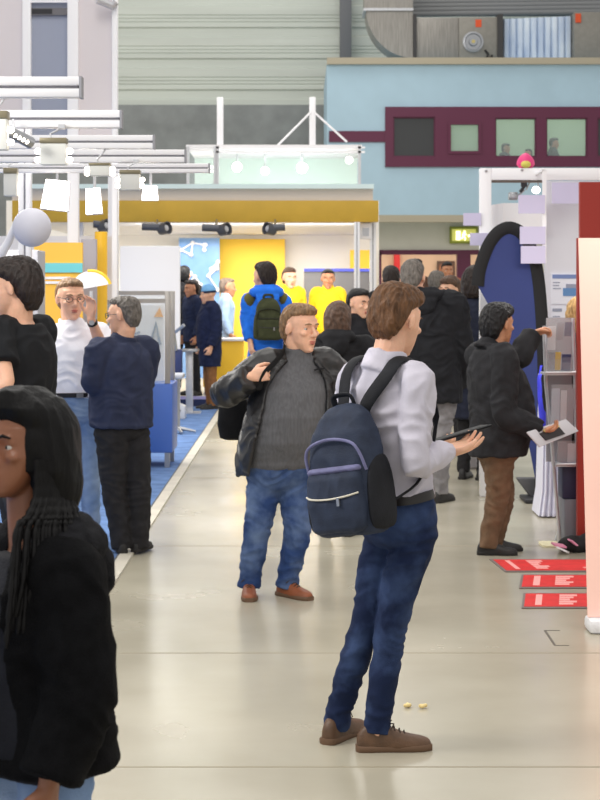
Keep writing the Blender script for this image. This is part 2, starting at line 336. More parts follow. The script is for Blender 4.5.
        if co in ('shirt', 'stand'):
            h = .042 if co == 'shirt' else .05; rr = nr+.012*k+e*.35
            g.tube([N-ud*(.035*k), N-ud*(.0*k), N+ud*(h*.6*k), N+ud*(h*k)], [rr*1.3, rr*1.12, rr*1.02, rr*.99], 20)
        elif co == 'hood':
            hw = tp.get('hw', 1)*k; c0 = N-fc*(.03*k)+up*(.012*k); gh = G()
            for ro, dz, q in ((.112,0,1), (.088,.030,.8)):
                pts = [c0+lc*(ro*hw*math.cos(a))+fc*(ro*.78*hw*math.sin(a))+up*((dz-.035*max(0, math.sin(a)))*hw)-fc*.01 for a in np.linspace(R(62), R(-242), 17)]
                gh.tube(pts, [.016*hw]+[.036*hw*q*(1+.25*math.sin(i/16*math.pi)) for i in range(1, 16)]+[.016*hw], 12, rnd=True)
            gh.loft([sup(c0-fc*(q+.0)*hw-up*(z*hw), lc, fc, w*hw, d*hw, 18) for z, q, w, d in ((-.02,.06,.08,.04),(.03,.105,.105,.045),(.1,.125,.09,.035),(.15,.125,.04,.02))])
            mk('hood', gh, tp.get('hm', tp['m']), root, vox=vc, sm=4, fold=(.006*k, (9,9,9), X))
        elif co == 'roll':
            rr = nr+.02*k
            for dz in (-.005, .018): g.loft([[N+ud*((dz+.014*math.sin(b))*k)+lc*((rr+.012*k*math.cos(b))*math.cos(a))+fc*((rr+.012*k*math.cos(b))*math.sin(a)) for a in np.linspace(0, 2*math.pi, 20, endpoint=False)] for b in np.linspace(0, 2*math.pi, 9)], cap=False)
        am = tp.get('fold', .006)*k
        mk(tp['n'], g, tp['m'], root, vox=vc, sm=tp.get('sm', 3), fold=(am, tp.get('fs', (7,7,11)), X*7+Y))
        if tp.get('after'): tp['after'](root, ring, hd, N, P, fc, lc, k)
    if pants:
        wt = pants[3] if len(pants) > 3 else .13; g = G(); g.loft([ring(t, q*k) for t, q in ((-.25,-.04),(-.2,-.008),(-.13,.008),(-.05,.010),(.03,.008),(wt-.03,.006),(wt,.006))])
        for s, sg in (('L', 1), ('R', -1)):
            kp = [P+lh*(sg*.07*k)+up*(.03*k), Hp[s]-up*(.05*k), lerp(Hp[s], Kn[s], .5), Kn[s], lerp(Kn[s], An[s], .5), lerp(Kn[s], An[s], .86), An[s]-up*(.028*k)]
            pts = catmull(kp, 4); rad = np.interp(np.linspace(0, 6, len(pts)), range(7), np.array([.08,.096*pw,.082*pw,.066*pw,.062*pw,.056*pw*pw_hem,.057*pw*pw_hem])*k)
            g.tube(pts, list(rad), 18)
        mk(pants[0], g, pants[1], root, vox=vc, sm=3, fold=(pants[2]*k if len(pants) > 2 else .006*k, (8,8,17), X*5+3))
    if belt:
        g = G(); rr = [ring(t, e*k) for t, e in ((.085,.008),(.085,.015),(.145,.015),(.145,.008))]; g.loft(rr); bo = mk('belt', g, belt, root)
        g = G(); c = (ring(.115, .017*k)[6]+ring(.115, .017*k)[7])/2; M = Matrix((lh, fh, up)).transposed(); g.box(c, (.045*k,.008,.034*k), M); mk('buckle', g, MATS['steel'], bo)
    if shoes:
        for s in ('L', 'R'):
            ty = toes[0 if s == 'L' else 1]; shoe(root, An[s], th+(12 if s == 'L' else -12) if ty is None else ty, gz, shoes, sole, k, laces)
    if glasses:
        g = G()
        for s in (-1, 1):
            g.tube([hd(s*.034+.021*math.cos(a), .098-.006*abs(math.cos(a)), .006+.016*math.sin(a)) for a in np.linspace(0, 2*math.pi, 15)], .0022*k, 6)
            g.tube([hd(s*.055,.092,.01), hd(s*.077,.05,.012), hd(s*.081,-.01,.012)], .002*k, 6)
        g.tube([hd(-.013,.1,.008), hd(.013,.1,.008)], .002*k, 6); mk('glasses', g, glasses, root)
    root['_'] = 1; del root['_']
    return dict(root=root, S=S, E=E, W=W, P=P, N=N, hd=hd, ring=ring, fc=fc, lc=lc, k=k, An=An)
# ---------------------------------------------------------------- materials of the hall
ALU = mat('aluminium', (205,206,210), .35, .55, var=.05, vscale=20); ALUW = mat('white_lacquer', (244,243,246), .4)
ALUD = mat('slot_grey', (150,150,156), .5); STEEL = mat('steel', (170,172,176), .3, .8); DARK = mat('dark_plastic', (38,38,42), .5)
WHITE = mat('white_board', (236,234,236), .6); LAV = mat('lavender_board', (206,200,228), .6); LAVP = mat('pale_panel', (224,216,218), .7)
GREYP = mat('blue_grey_panel', (158,164,182), .7); BLUE = mat('cabinet_blue', (70,110,196), .4); NAVYC = mat('navy_shell', (34,46,92), .5)
GOLD = mat('gold_board', (208,168,58), .55, var=.05, vscale=3); YEL = mat('yellow_board', (250,200,50), .55); TEAL = mat('teal_print', (110,200,205), .6)
WINE = mat('wine_red', (94,32,64), .5); LBLUE = mat('hall_blue', (174,203,220), .75, var=.03, vscale=1.5); OFFW = mat('off_white_wall', (222,220,208), .8, var=.03, vscale=2)
CORR = mat('ribbed_metal', (205,211,203), .6, .0, var=.06, vscale=1.2, stretch=(.15,1,3)); CONC = mat('raw_concrete', (142,146,146), .9, var=.12, vscale=1.6, bump=.3, bscale=30)
GALV = mat('galvanised', (150,146,140), .45, .55, var=.14, vscale=5, stretch=(6,6,.4)); COLG = mat('column_grey', (112,114,118), .7); BEIGE = mat('beige_trim', (178,170,150), .7)
RED = mat('red_board', (150,34,20), .55); PINK = mat('pink_banner', (250,206,192), .6, emit=.12, var=.03, vscale=2); ORANGE = mat('orange_sticker', (222,84,40), .6)  # pink banner emits slightly: brightness put into the sheet's material
BULB = mat('lamp_glow', (255,248,235), .4, emit=14); BULB2 = mat('lamp_glow_soft', (255,246,232), .4, emit=5)
GLASS = mat('clear_glass', (225,240,238), .05, alpha=.16, spec=.6); GREYG = mat('smoked_glass', (60,62,64), .12); ACRY = mat('clear_acrylic', (225,228,232), .12, alpha=.16)
MINT = mat('mint_wall', (206,226,214), .7, emit=.25); GREENR = mat('lit_room_wall', (170,190,160), .8, emit=.06); BLACK = mat('black_fabric', (22,22,25), .8)  # mint and upper-room walls emit weakly: indoor light put into their colour
# floor: polished beige concrete
m = mat('polished_concrete', (167,161,143), .22, rgb2=(187,181,163), vscale=.9, detail=8, contrast=(.3,.7), bump=.03, bscale=9, spec=.5)
FLOORM = m
N_ = m.node_tree.nodes; L_ = m.node_tree.links; nn = N_.new('ShaderNodeTexNoise'); nn.inputs['Scale'].default_value = 1.3; nn.inputs['Detail'].default_value = 6
rr = N_.new('ShaderNodeMapRange'); rr.inputs['To Min'].default_value = .12; rr.inputs['To Max'].default_value = .36; tcn = N_.new('ShaderNodeTexCoord')
L_.new(tcn.outputs['Object'], nn.inputs['Vector']); L_.new(nn.outputs['Fac'], rr.inputs['Value']); L_.new(rr.outputs['Result'], N_['Principled BSDF'].inputs['Roughness'])
# ---------------------------------------------------------------- setting
g = G(); g.mm((-14,-3,-.1), (14,64,0)); struct('floor', g, FLOORM)
for i, (y, x0, x1) in enumerate(((ground(653),-1.0,6), (ground(767),-1.0,6), (ground(546),-1.0,6), (ground(478),-1.0,6))):
    g = G(); g.mm((x0, y-.004, 0), (x1, y+.004, .0012)); struct('trim_%d' % (i+1), g, mat('joint_line', (150,140,118), .7))
YB = 52.0      # far wall: ribbed metal above raw concrete
prof = []; z = at(0, 105, YB).z; zt = 14.5; g = G(); poly = [V((-14, YB+.25, z))]
while z < zt:
    for dz, o in ((0,0), (.16,0), (.2,.07), (.42,.07), (.46,0)): poly.append(V((-14, YB+o, z+dz)))
    for dz in (.56,.66,.76): poly += [V((-14, YB, z+dz)), V((-14, YB+.03, z+dz+.03)), V((-14, YB, z+dz+.06))]
    z += .9
poly.append(V((-14, YB+.25, z))); g.prism(poly, (30,0,0)); struct('wall_back', g, CORR, ang=20)
g = G(); g.mm((-14, YB-.05, 0), (16, YB+.25, at(0,105,YB).z)); struct('wall_back_lower', g, CONC)
g = G(); g.px(340,-40,351.5,60,YB-.6,.5); struct('trim_5', g, COLG, bevel=.02)
# light-blue upper storey box with a band of windows
YU = 45.0; g = G(); zb = at(0,215,YU).z; zt = at(0,63,YU).z; xl = at(327,0,YU).x; xr = 11
wins = [(393,117,435,157,GREYG,'w'), (448,122,481,154,GREENR,'s'), (495,118,536,157,GREENR,'w'), (546,118,587,157,GREENR,'w'), (597,118,640,157,GREYG,'w')]
def wallholes(g, x0, x1, z0, z1, holes, y0, y1):     # a wall pierced by window openings
    xs = sorted(holes, key=lambda h: h[0]); x = x0
    for a, b, c, d in xs:
        g.mm((x, y0, z0), (a, y1, z1)); g.mm((a, y0, z0), (b, y1, c)); g.mm((a, y0, d), (b, y1, z1)); x = b
    g.mm((x, y0, z0), (x1, y1, z1))
hol = [(at(a,b,YU).x, at(c,b,YU).x, at(a,d,YU).z, at(a,b,YU).z) for a, b, c, d, *_ in wins]
wallholes(g, xl, xr, zb, zt, hol, YU, YU+.25); struct('wall_right', g, LBLUE, smooth=False)
g = G(); g.mm((xl, YU+.25, zb), (xl+.2, YU+6, zt)); struct('wall_right_side', g, LBLUE); g = G(); g.mm((xl, YU+.25, zb-.02), (xr, YU+6, zb+.15)); struct('floor_upper', g, LBLUE); g = G(); g.mm((xl, YU+.1, zt-.02), (xr, YU+6, zt+.02)); struct('ceiling', g, LBLUE)
g = G(); g.px(327,57.5,700,64,YU-.12,.4); struct('trim_6', g, BEIGE)
g = G(); g.px(327,215,700,222,YU-.05,.3); struct('trim_7', g, BEIGE)
g = G(); a = at(385,167,YU); b = at(700,107,YU); wallholes(g, a.x, b.x, a.z, b.z, hol, YU-.06, YU+.02); g.px(329,131,386,142,YU-.04,.04); struct('trim_8', g, WINE, smooth=False)
for i, (x0,y0,x1,y1,mm_,kd) in enumerate(wins):
    a = at(x0,y1,YU); b = at(x1,y0,YU); g = G(); t = .07 if kd == 's' else .03
    for lo, hi in (((a.x,0,a.z),(b.x,0,a.z+t)), ((a.x,0,b.z-t),(b.x,0,b.z)), ((a.x,0,a.z+t),(a.x+t,0,b.z-t)), ((b.x-t,0,a.z+t),(b.x,0,b.z-t))): g.mm((lo[0], YU-.09 if kd == 's' else YU-.02, lo[2]), (hi[0], YU+.1, hi[2]))
    w = struct('window_%d' % (i+1), g, WINE, smooth=False); g = G(); g.mm((a.x+t, YU+.03, a.z+t), (b.x-t, YU+.04, b.z-t)); mk('pane', g, GLASS if mm_ is GREENR else GREYG, w)
a = at(436,157,YU); b = at(640,117,YU); g = G(); g.mm((a.x-.1, YU+3.2, zb+.15), (xr, YU+3.3, zt-.1)); struct('wall_upper_room', g, GREENR)
# lower wall with the wine-red entrance
YL = 46.0; g = G(); a = at(378,252,YL); d0 = at(379,0,YL).x; d1 = at(480,0,YL).x; wallholes(g, -1, 11, 0, zb, [(d0, d1, -.01, a.z)], YL, YL+.2); struct('wall_right_lower', g, OFFW, smooth=False)
g = G(); g.px(378,250,482,254.5,YL-.06,.3); g.mm((d0-.05,YL-.06,0), (d0+.06,YL+.2,a.z)); x0 = at(457,0,YL).x; x1 = at(470.5,0,YL).x; g.mm((x0,YL-.05,0), (x1,YL+.2,a.z)); g.mm((d1-.05,YL-.06,0), (d1+.06,YL+.2,a.z)); struct('door_1', g, WINE, smooth=False)
g = G(); g.mm((-.5,YL+4,0), (9,YL+4.1,zb)); struct('wall_foyer', g, mat('foyer_wall', (214,176,146), .8, var=.06, vscale=1))
pt = thing('foyer_poster', 'brown framed poster on the foyer wall behind the wine-red doorway', 'poster', (at(447,272,YL+3.9).x, YL+3.9, at(447,285,YL+3.9).z))
g = G(); g.px(437,261,455,284,YL+3.9,.06); mk('frame', g, mat('poster_frame_brown', (90,62,46), .6), pt); g = G(); g.px(439,264,453,281,YL+3.88,.03); mk('print', g, mat('poster_print', (196,120,70), .6, rgb2=(70,45,40), vscale=3), pt)
g = G(); g.px(394,254,400,290,YL+3.85,.15); single('red_flag_banner', 'narrow red banner on the foyer wall left behind the doorway', 'banner', g, mat('banner_red', (205,30,28), .6), at(397,290,YL+3.8), bevel=.01)
# exit sign
ex = thing('exit_sign', 'glowing yellow-green emergency exit sign on the wall above the doorway', 'sign', at(464,243,YL-.15))
g = G(); g.px(450,226.5,478,243.5,YL-.16,.15); mk('housing', g, mat('sign_housing', (150,160,60), .5), ex, bevel=.01)
g = G(); g.px(452,229,476,241,YL-.17,.012); mk('face', g, mat('exit_face', (200,200,100), .4, emit=.45), ex)
PICT = mat('pictogram_white', (255,255,225), .5, emit=1.3); ys = YL-.185; g = G(); g.px(456,231,460.5,240,ys,.012); mk('door_symbol', g, PICT, ex)
g = G(); q = lambda x, y: at(x, y, ys); g.ell(q(464.6,231.7), .03, None, 8, 6); g.tube([q(464.2,233), q(463.6,236)], .03, 8); g.tube([q(463.6,236), q(465.4,238), q(464.8,240.3)], .018, 6); g.tube([q(463.6,236), q(462,238.2), q(460.8,238.4)], .018, 6); g.tube([q(462,234.8), q(464,233.4), q(466.6,235)], .015, 6); mk('running_figure', g, PICT, ex)
g = G(); g.prism([q(468,234.6), q(471,234.6), q(471,232.5), q(474.6,235.8), q(471,239), q(471,237), q(468,237)], (0,.012,0)); mk('arrow', g, PICT, ex)
# rooftop ventilation
YD = 47.0; el = thing('ventilation_elbow', 'curved grey metal duct elbow on the roof beside the column', 'duct', at(389,58,YD))
g = G(); rings = []; c = at(413,8,YD); rad0 = c.x-at(412,0,YD).x; ro = c.x-at(366,0,YD).x
for i in range(10):
    a_ = R(180+90*i/9); rings.append([c+V((ro*math.cos(a_), y, ro*1.06*math.sin(a_))) for y in (0, 1.2)]+[c+V((.02*math.cos(a_), y, .02*math.sin(a_))) for y in (1.2, 0)])
g.loft(rings); mk('bend', g, GALV, el, ang=25); g = G(); g.px(364.5,-40,413,8,YD,1.2); mk('upright_duct', g, GALV, el); g = G(); g.px(363.5,8,413.5,10.5,YD-.05,1.3); mk('flange', g, ALU, el)
dc = thing('ventilation_unit', 'grey metal air duct box with round fan on the roof', 'duct', at(456,58,YD))
g = G(); g.px(414,17.5,459,58.5,YD,1.2); mk('duct_section', g, GALV, dc, bevel=.02); g = G(); g.px(459,17,498,58.5,YD-.04,1.25); mk('fan_section', g, mat('duct_grey', (142,138,130), .5, .3, var=.06), dc, bevel=.02)
MF = Matrix.Rotation(R(90), 3, 'X'); fc_ = at(473,42,YD-.04); g = G(); g.lathe([(.27,0),(.27,.06),(.22,.07),(.2,.03),(.12,.03),(.1,.1),(.02,.1)], fc_, 28, MF); mk('fan', g, STEEL, dc)
g = G(); g.lathe([(.045,0),(.045,.02)], fc_+V((0,-.1,0)), 14, MF); mk('fan_cap', g, mat('fan_yellow', (200,180,110), .5), dc)
g = G(); g.px(475.5,19.5,481.5,27,YD-.05,.012); mk('sticker', g, ORANGE, dc); g = G(); g.tube([at(x,y,YD-.08) for x, y in ((485,50),(488,54),(487,58),(492,58),(492,55))], .03, 6); mk('cable', g, BLACK, dc)
for u0, u1 in ((413.6,416.5),(497.5,503)):
    g = G(); g.px(u0,14,u1,59,YD-.08,1.3); mk('joint_band', g, mat('band_dark', (60,58,58), .6), dc)
cv = thing('strip_curtain', 'row of bluish translucent strips hanging between the duct boxes', 'curtain', at(538,58,YD))
for i in range(10):
    g = G(); x = 503.5+7*i; pts = [at(x+7*u,0,YD).x for u in (0,.25,.5,.75,1)]; rings = []
    z1_ = at(0,58,YD).z; z2_ = at(0,18-.35*i,YD).z
    for z in (z1_, z2_): rings.append([V((xx, YD+.2-(.06 if k in (1,2,3) else 0)+.01*i, z)) for k, xx in enumerate(pts)]+[V((xx, YD+.24+.01*i, z)) for xx in pts[::-1]])
    g.loft(rings); mk('strip', g, mat('strip_plastic', (226,236,248), .3, rgb2=(188,204,228), vscale=3, stretch=(1,1,.3)), cv)
rb = thing('roof_cabinet', 'grey metal roof cabinet with orange sticker beside the strip curtain', 'cabinet', at(590,58,YD)); g = G(); g.px(574,12,640,58.5,YD-.1,1.3); mk('casing', g, mat('duct_grey', (150,150,150)), rb, bevel=.02); g = G(); g.px(575.5,13.5,581,22.5,YD-.13,.03); mk('sticker', g, ORANGE, rb)
g = G(); a = at(405,16,YD+1.6)
for i in range(7): g.tube([at(406,14-4*i,YD+1.8), at(640,11-4*i,YD+1.8)], .09, 8)
g.px(404,-40,640,16,YD+1.9,.1); struct('trim_9', g, mat('roof_beam_grey', (138,140,142), .6), ang=50)
# ---------------------------------------------------------------- carpet
XE = -1.1; YC = 26.9
g = G(); g.mm((-9,1.0,0), (XE-.1,YC,.012)); cpt = tag(mk('carpet', g, mat('blue_carpet', (100,128,174), .95, var=.18, vscale=5, bump=.4, bscale=300, spec=.1), loc=(XE-1,8,0)), 'blue carpet laid along the left-hand stands', 'carpet')
g = G(); g.mm((XE-.1,1.0,0), (XE-.085,YC,.014)); g2 = G(); g2.mm((XE-.085,1.0,0), (XE,YC,.016)); ce = thing('carpet_edging', 'pale edging strip with dark seam along the blue carpet', 'edging', (XE-.05,8,0)); mk('seam', g, mat('seam_grey', (84,86,92), .7), ce); mk('strip', g2, mat('edging_cream', (196,190,176), .6, var=.08, vscale=4), ce)
# ---------------------------------------------------------------- left stands: beams, posts, lamps
def beam(x1, y0, y1, s, lab):
    Y = F/s; a = at(x1, y1, Y); b = at(x1, y0, Y); h = b.z-a.z; t = thing('gantry_beam', lab, 'beam', (a.x-1.2, Y, a.z), 'cantilever beams over the left stands')
    for z0, z1 in ((0,.42), (.58,1)):
        g = G(); g.mm((-3.6, Y, a.z+h*z0), (a.x, Y+.07, a.z+h*z1)); mk('rail', g, ALUW, t, bevel=.004)
    g = G(); g.mm((-3.6, Y+.02, a.z+h*.4), (a.x-.01, Y+.06, a.z+h*.6)); mk('slot', g, ALUD, t)
    g = G(); g.mm((a.x-.004, Y-.003, a.z-.002), (a.x+.006, Y+.073, b.z+.002)); mk('end_cap', g, ALUD, t)
    return a, b, Y
for q in ((80,76.5,97,250,'highest and nearest white beam at the upper left edge'), (120.5,110,127.5,212,'second white beam down, long one above the box lamps'), (153.5,135,148.5,182,'third white beam down, ending over the glowing lamps'), (185,149.5,162,166,'fourth white beam down, bright under the grey concrete wall'), (209,163.5,172.5,150,'fifth white beam, lowest and farthest of the row')): beam(*q)
def post(px, py0, Y, w, lab, z0=0, grp='white aluminium stand posts'):
    x = at(px,0,Y).x; zt = at(0,py0,Y).z; t = thing('stand_post', lab, 'post', (x,Y,z0), grp)
    for sx in (-1, 1):
        g = G(); g.mm((x+sx*w/2-(w*.42 if sx > 0 else 0), Y, z0), (x+sx*w/2+(w*.42 if sx < 0 else 0), Y+w, zt)); mk('rail', g, ALUW, t, bevel=.003)
    g = G(); g.mm((x-w*.1, Y+w*.15, z0), (x+w*.1, Y+w*.85, zt-.005)); mk('slot', g, ALUD, t)
    g = G(); g.mm((x-w*.7, Y-w*.2, z0), (x+w*.7, Y+w*1.2, z0+.012)); mk('base_plate', g, ALU, t)
post(24.5, 127.5, 12.2, .082, 'leftmost white stand post above the black-shirted man', .012)
post(113, 163, 18.9, .105, 'white stand post behind the navy-jacketed man', .012)
# tall tower of pale panels
YT = 16.5; tw = thing('panel_tower', 'tall tower of pale panels and posts at the upper left', 'tower', (at(50,0,YT).x, YT, .012))
for x0, x1 in ((22.5,31), (67.5,78.5), (112,117.5)):
    g = G(); a = at(x0,0,YT); b = at(x1,-60,YT); g.mm((a.x, YT-.02, .012), (b.x, YT+.08, b.z)); mk('post', g, ALUW, tw, bevel=.006)
for x0, x1, m_ in ((-40,22.5,LAVP), (78.5,112,LAVP)):
    g = G(); g.px(x0,-60,x1,146,YT+.03,.04); mk('panel', g, m_, tw)
g = G(); g.px(31,-60,67.5,146,YT+.05,.04); mk('panel', g, GREYP, tw, label='blue-grey panel'); g = G(); g.px(31,8,67.5,15,YT+.02,.03); mk('sign_strip', g, mat('strip_dark', (110,108,112), .5), tw); g = G(); g.px(32,9,52,13.5,YT+.012,.01); mk('nameplate', g, DARK, tw)
g = G(); g.px(31,0,68,2.5,YT,.06); mk('cross_bar', g, ALUW, tw); g = G(); g.tube([at(97,0,YT-.1), at(112,6,YT-.05), at(116,2,YT-.05)], .035, 8); mk('bracket', g, ALU, tw)
# box floodlights hung from the beams
def boxlamp(x0, y0, x1, y1, Y, ytop, lab, bulbs=(1,1)):
    a = at(x0,y1,Y); b = at(x1,y0,Y); w = b.x-a.x; h = b.z-a.z; cx = (a.x+b.x)/2; t = thing('box_lamp', lab, 'lamp', (cx, Y, a.z), 'box lamps under the white beams')
    g = G(); g.mm((a.x, Y-.02, a.z), (b.x, Y+.05, b.z-h*.2)); mk('diffuser', g, mat('lamp_shade_white', (226,226,220), .5), t, bevel=.006)
    g = G(); g.mm((a.x-.002, Y-.024, b.z-h*.2), (b.x+.002, Y+.054, b.z)); mk('housing', g, mat('lamp_top_bronze', (136,128,104), .4, .4), t, bevel=.003)
    g = G(); zt = at(0,ytop,Y).z; g.tube([(cx-w*.1,Y,b.z-.004), (cx-w*.12,Y,b.z+.02), (cx+w*.1,Y+.01,(b.z+zt)/2+.01), (cx+w*.3,Y+.02,zt+.004)], .005, 8); g.box((cx+w*.3, Y+.03, zt+.006), (.03,.05,.02)); mk('hanger', g, ALU, t)
    for sx in (-1, 1):
        if not bulbs[0 if sx < 0 else 1]: continue
        for i in (0, 1):
            g = G(); g.ell((cx+sx*(w/2+.014), Y+.01, a.z+h*(.2+.32*i)), (.016,.018,.015), None, 10, 7); mk('bulb', g, BULB2, t)
boxlamp(40.5,138,66.5,165,8.45,127.5,'square white box lamp with bulbs under the second beam')
boxlamp(-7,111,7.5,150,8.0,97,'white box lamp cut by the left photo edge')
boxlamp(89.5,163,110,176,9.9,148.5,'small shaded box lamp between the white posts')
boxlamp(120,170,140,190,10.8,162,'small white box lamp left of the brightest glow')
boxlamp(4,168,17,196,11.4,160,'dim box lamp near the left edge behind the leftmost post',(0,0))
def spot(px, py, Y, r, lab, grp, mb=BULB, yaw=0, arm=.1, pit=0):      # round floodlight looking at the aisle
    c = at(px,py,Y); t = thing('floodlight', lab, 'lamp', c, grp); M = Matrix.Rotation(R(yaw), 3, 'Z') @ Matrix.Rotation(R(90+pit), 3, 'X')
    g = G(); g.lathe([(r*.4,-r*1.8),(r*.75,-r*1.5),(r,-r*.3),(r*1.05,.0),(r*.95,0.0),(r*.9,-r*.2)], c, 18, M); mk('reflector', g, ALU, t)
    g = G(); g.lathe([(r*.88,-r*.2),(r*.88,-r*.05),(r*.5,.0),(.01,.01)], c, 18, M); mk('lens', g, mb, t)
    g = G(); g.tube([c+V((0,r,.4*r)), c+V((0,r,arm))], r*.16, 8); mk('arm', g, ALU, t)
    return c
GS = 'glowing floodlights over the left stands'
def flood(px, py, Y, w, h, ztop, lab, roll):     # square floodlight on a rod under a beam, lens towards the aisle
    c = at(px,py,Y); t = thing('floodlight', lab, 'lamp', c, GS); k = Y/F; M = Matrix.Rotation(R(roll), 3, 'Y') @ Matrix.Rotation(R(-8), 3, 'X')
    g = G(); g.loft([[c+M @ V((x*w*k*q, y, z*h*k*q)) for x, z in ((-.5,-.5),(.5,-.5),(.42,.5),(-.42,.5))] for y, q in ((0,1.06),(.03,1.06),(.1,.6))]); mk('housing', g, ALUW, t, bevel=.005)
    g = G(); g.loft([[c+M @ V((x*w*k, y, z*h*k)) for x, z in ((-.5,-.5),(.5,-.5),(.42,.5),(-.42,.5))] for y in (-.006,.004)]); mk('lens', g, BULB, t)
    g = G(); g.tube([c+V((0,.06,h*k*.3)), V((c.x,c.y+.06,ztop-.002))], .009, 8); mk('arm', g, ALU, t)
flood(56,195,11.96,27,29,at(0,172.5,12).z,'bright square floodlight behind the square box lamp',6); flood(93.5,201,10.83,16,25,at(0,162,F/166).z,'bright narrow floodlight between the two white posts',-4); flood(150,193,11.96,16,14,at(0,172.5,12).z,'brightest small floodlight, hanging before the gold fascia',0)
t = thing('tube_lamp', 'tilted grille lamp beside the leftmost post', 'lamp', at(22,137,8.3)); g = G(); p0, p1 = at(9,131,8.25), at(31,143,8.35); g.tube([p0, p1], (.028), 10); mk('housing', g, STEEL, t)
for i in range(4):
    g = G(); g.ell(lerp(p0,p1,.3+.18*i)+V((0,-.026,-.004)), .012, None, 8, 6); mk('bulb', g, BULB2, t)
g = G(); g.tube([lerp(p0,p1,.2), at(13,120,8.45)], .006, 6); mk('arm', g, ALU, t)
# globe on an arm
gl = thing('globe_lamp', 'large pale grey globe lamp on a white arm by left edge', 'lamp', at(32,228,9.6)); g = G(); g.ell(at(32,227.5,9.6), 19.5*9.6/F, None, 28, 18); mk('globe', g, mat('globe_grey', (208,208,220), .5), gl)
g = G(); g.tube([at(17,222,9.62), at(8,243,9.7), at(-4,262,9.75), at(-25,272,9.8), at(-26,300,9.8), V((at(-26,300,9.8).x,9.8,.012))], [.018,.022,.03,.03,.03,.03], 10); mk('arm', g, ALUW, gl)
# signs and wall of the left stand
g = G(); g.px(-60,236,118,300,17.2,.06); single('partition_wall', 'white partition wall behind the left-hand stand', 'partition', g, WHITE, at(30,300,17.2)); 
def ground_box(g, x0, x1, ytop, Y, dep, z0=.012): a = at(x0,ytop,Y); b = at(x1,ytop,Y); return g.mm((a.x,Y,z0), (b.x,Y+dep,a.z))
sg = thing('stripe_sign', 'orange sign with teal stripe and white lettering strip', 'sign', at(58,287,15.9)); g = G(); ground_box(g,34,82.5,242.5,15.9,.05); mk('board', g, mat('orange_board', (246,190,70), .6), sg); g = G(); g.px(34,263,82.5,272.5,15.88,.02); mk('stripe', g, TEAL, sg)
for x0, x1, y in ((37,70,278),(37,60,282.5)):
    g = G(); g.px(x0,y-1.3,x1,y+1.3,15.885,.015); mk('lettering', g, WHITE, sg)
g = G(); ground_box(g,4,38,250,13.9,.4); single('grey_cabinet', 'tall grey cabinet behind the black-shirted man', 'cabinet', g, mat('cabinet_grey', (166,166,172), .5), at(20,300,13.9), bevel=.01)
g = G(); x = at(101,0,17.0).x; g.lathe([(.06,.012),(.06,2.29),(.055,2.3)], (x,17.0,0), 24); single('yellow_column', 'round yellow column behind the white posts', 'column', g, mat('column_yellow', (252,196,40), .45), (x,17.0,0))
g = G(); ground_box(g,81,96,239,16.6,.1); single('display_stand', 'narrow grey display panel left of the yellow column', 'panel', g, mat('grey_board', (176,172,180), .6), at(88,300,16.6), bevel=.005)
g = G(); c = at(91,291,15.2); pl = [c+V((.17*math.cos(R(a)), 0, .17*math.sin(R(a)))) for a in range(20,181,10)]; g.prism(pl, (0,.02,0)); rs = thing('round_sign', 'white half-round sign with orange edge above the showcase', 'sign', (c.x,15.2,.012)); mk('board', g, WHITE, rs); g = G(); g.tube([p+V((0,.01,0)) for p in pl[:9]], .014, 8); mk('orange_rim', g, YEL, rs); g = G(); g.tube([(c.x,15.22,.012), (c.x,15.22,c.z)], .015, 8); mk('pole', g, ALU, rs)
# glass showcase on blue base
YS = 17.6; sc_ = thing('display_case', 'aluminium-framed glass showcase on a blue cabinet with short legs', 'showcase', (at(140,0,YS).x, YS, .012)); xa = at(94,0,YS).x; xb = at(170,0,YS).x; xm = at(144.5,0,YS).x; dp = .7
zt = at(0,291,YS).z; zc = at(0,383.5,YS).z; zl = at(0,453,YS).z
g = G(); g.mm((xa, YS, zl), (at(172.5,0,YS).x, YS+dp, zc)); mk('cabinet', g, BLUE, sc_, bevel=.015)
for x in (xa+.03, xb-.03):
    for y in (YS+.04, YS+dp-.04):
        g = G(); g.mm((x-.025, y-.025, .012), (x+.025, y+.025, zl)); mk('leg', g, STEEL, sc_)
PF = mat('profile_grey', (168,164,160), .4, .4)
for x in (xa, at(97.5,0,YS).x+.02, xb-.05):
    for y in (YS, YS+dp-.05):
        g = G(); g.mm((x, y, zc), (x+.05, y+.05, zt)); mk('post', g, PF, sc_, bevel=.004)
for y in (YS, YS+dp-.05):
    for z in (zt-.04, at(0,301,YS).z-.02): g = G(); g.mm((xa+.02, y+.005, z), (xb-.02, y+.045, z+.04)); mk('rail', g, PF, sc_)
for x0, x1 in ((xa+.05, xb-.05),):
    g = G(); g.mm((x0, YS+.02, zc), (x1, YS+.026, zt-.04)); mk('pane', g, GLASS, sc_)
g = G(); a = at(121,390,YS+.5); b = at(164,305,YS+.5); g.mm((a.x,YS+.5,zc), (b.x,YS+.515,b.z)); mk('back_board', g, WHITE, sc_); g = G(); q = lambda x, y: at(x, y, YS+.48); g.prism([q(154,317), q(163,317), q(159.5,307.5)], (0,.015,0)); mk('orange_triangle', g, mat('print_orange', (240,160,30), .6), sc_)
g = G(); g.tube([q(150,345), q(156,322), q(160,345)], .018, 8); g.tube([q(128,335), q(140,332)], .012, 6); mk('exhibit', g, mat('exhibit_grey', (150,160,180), .4, .3), sc_)
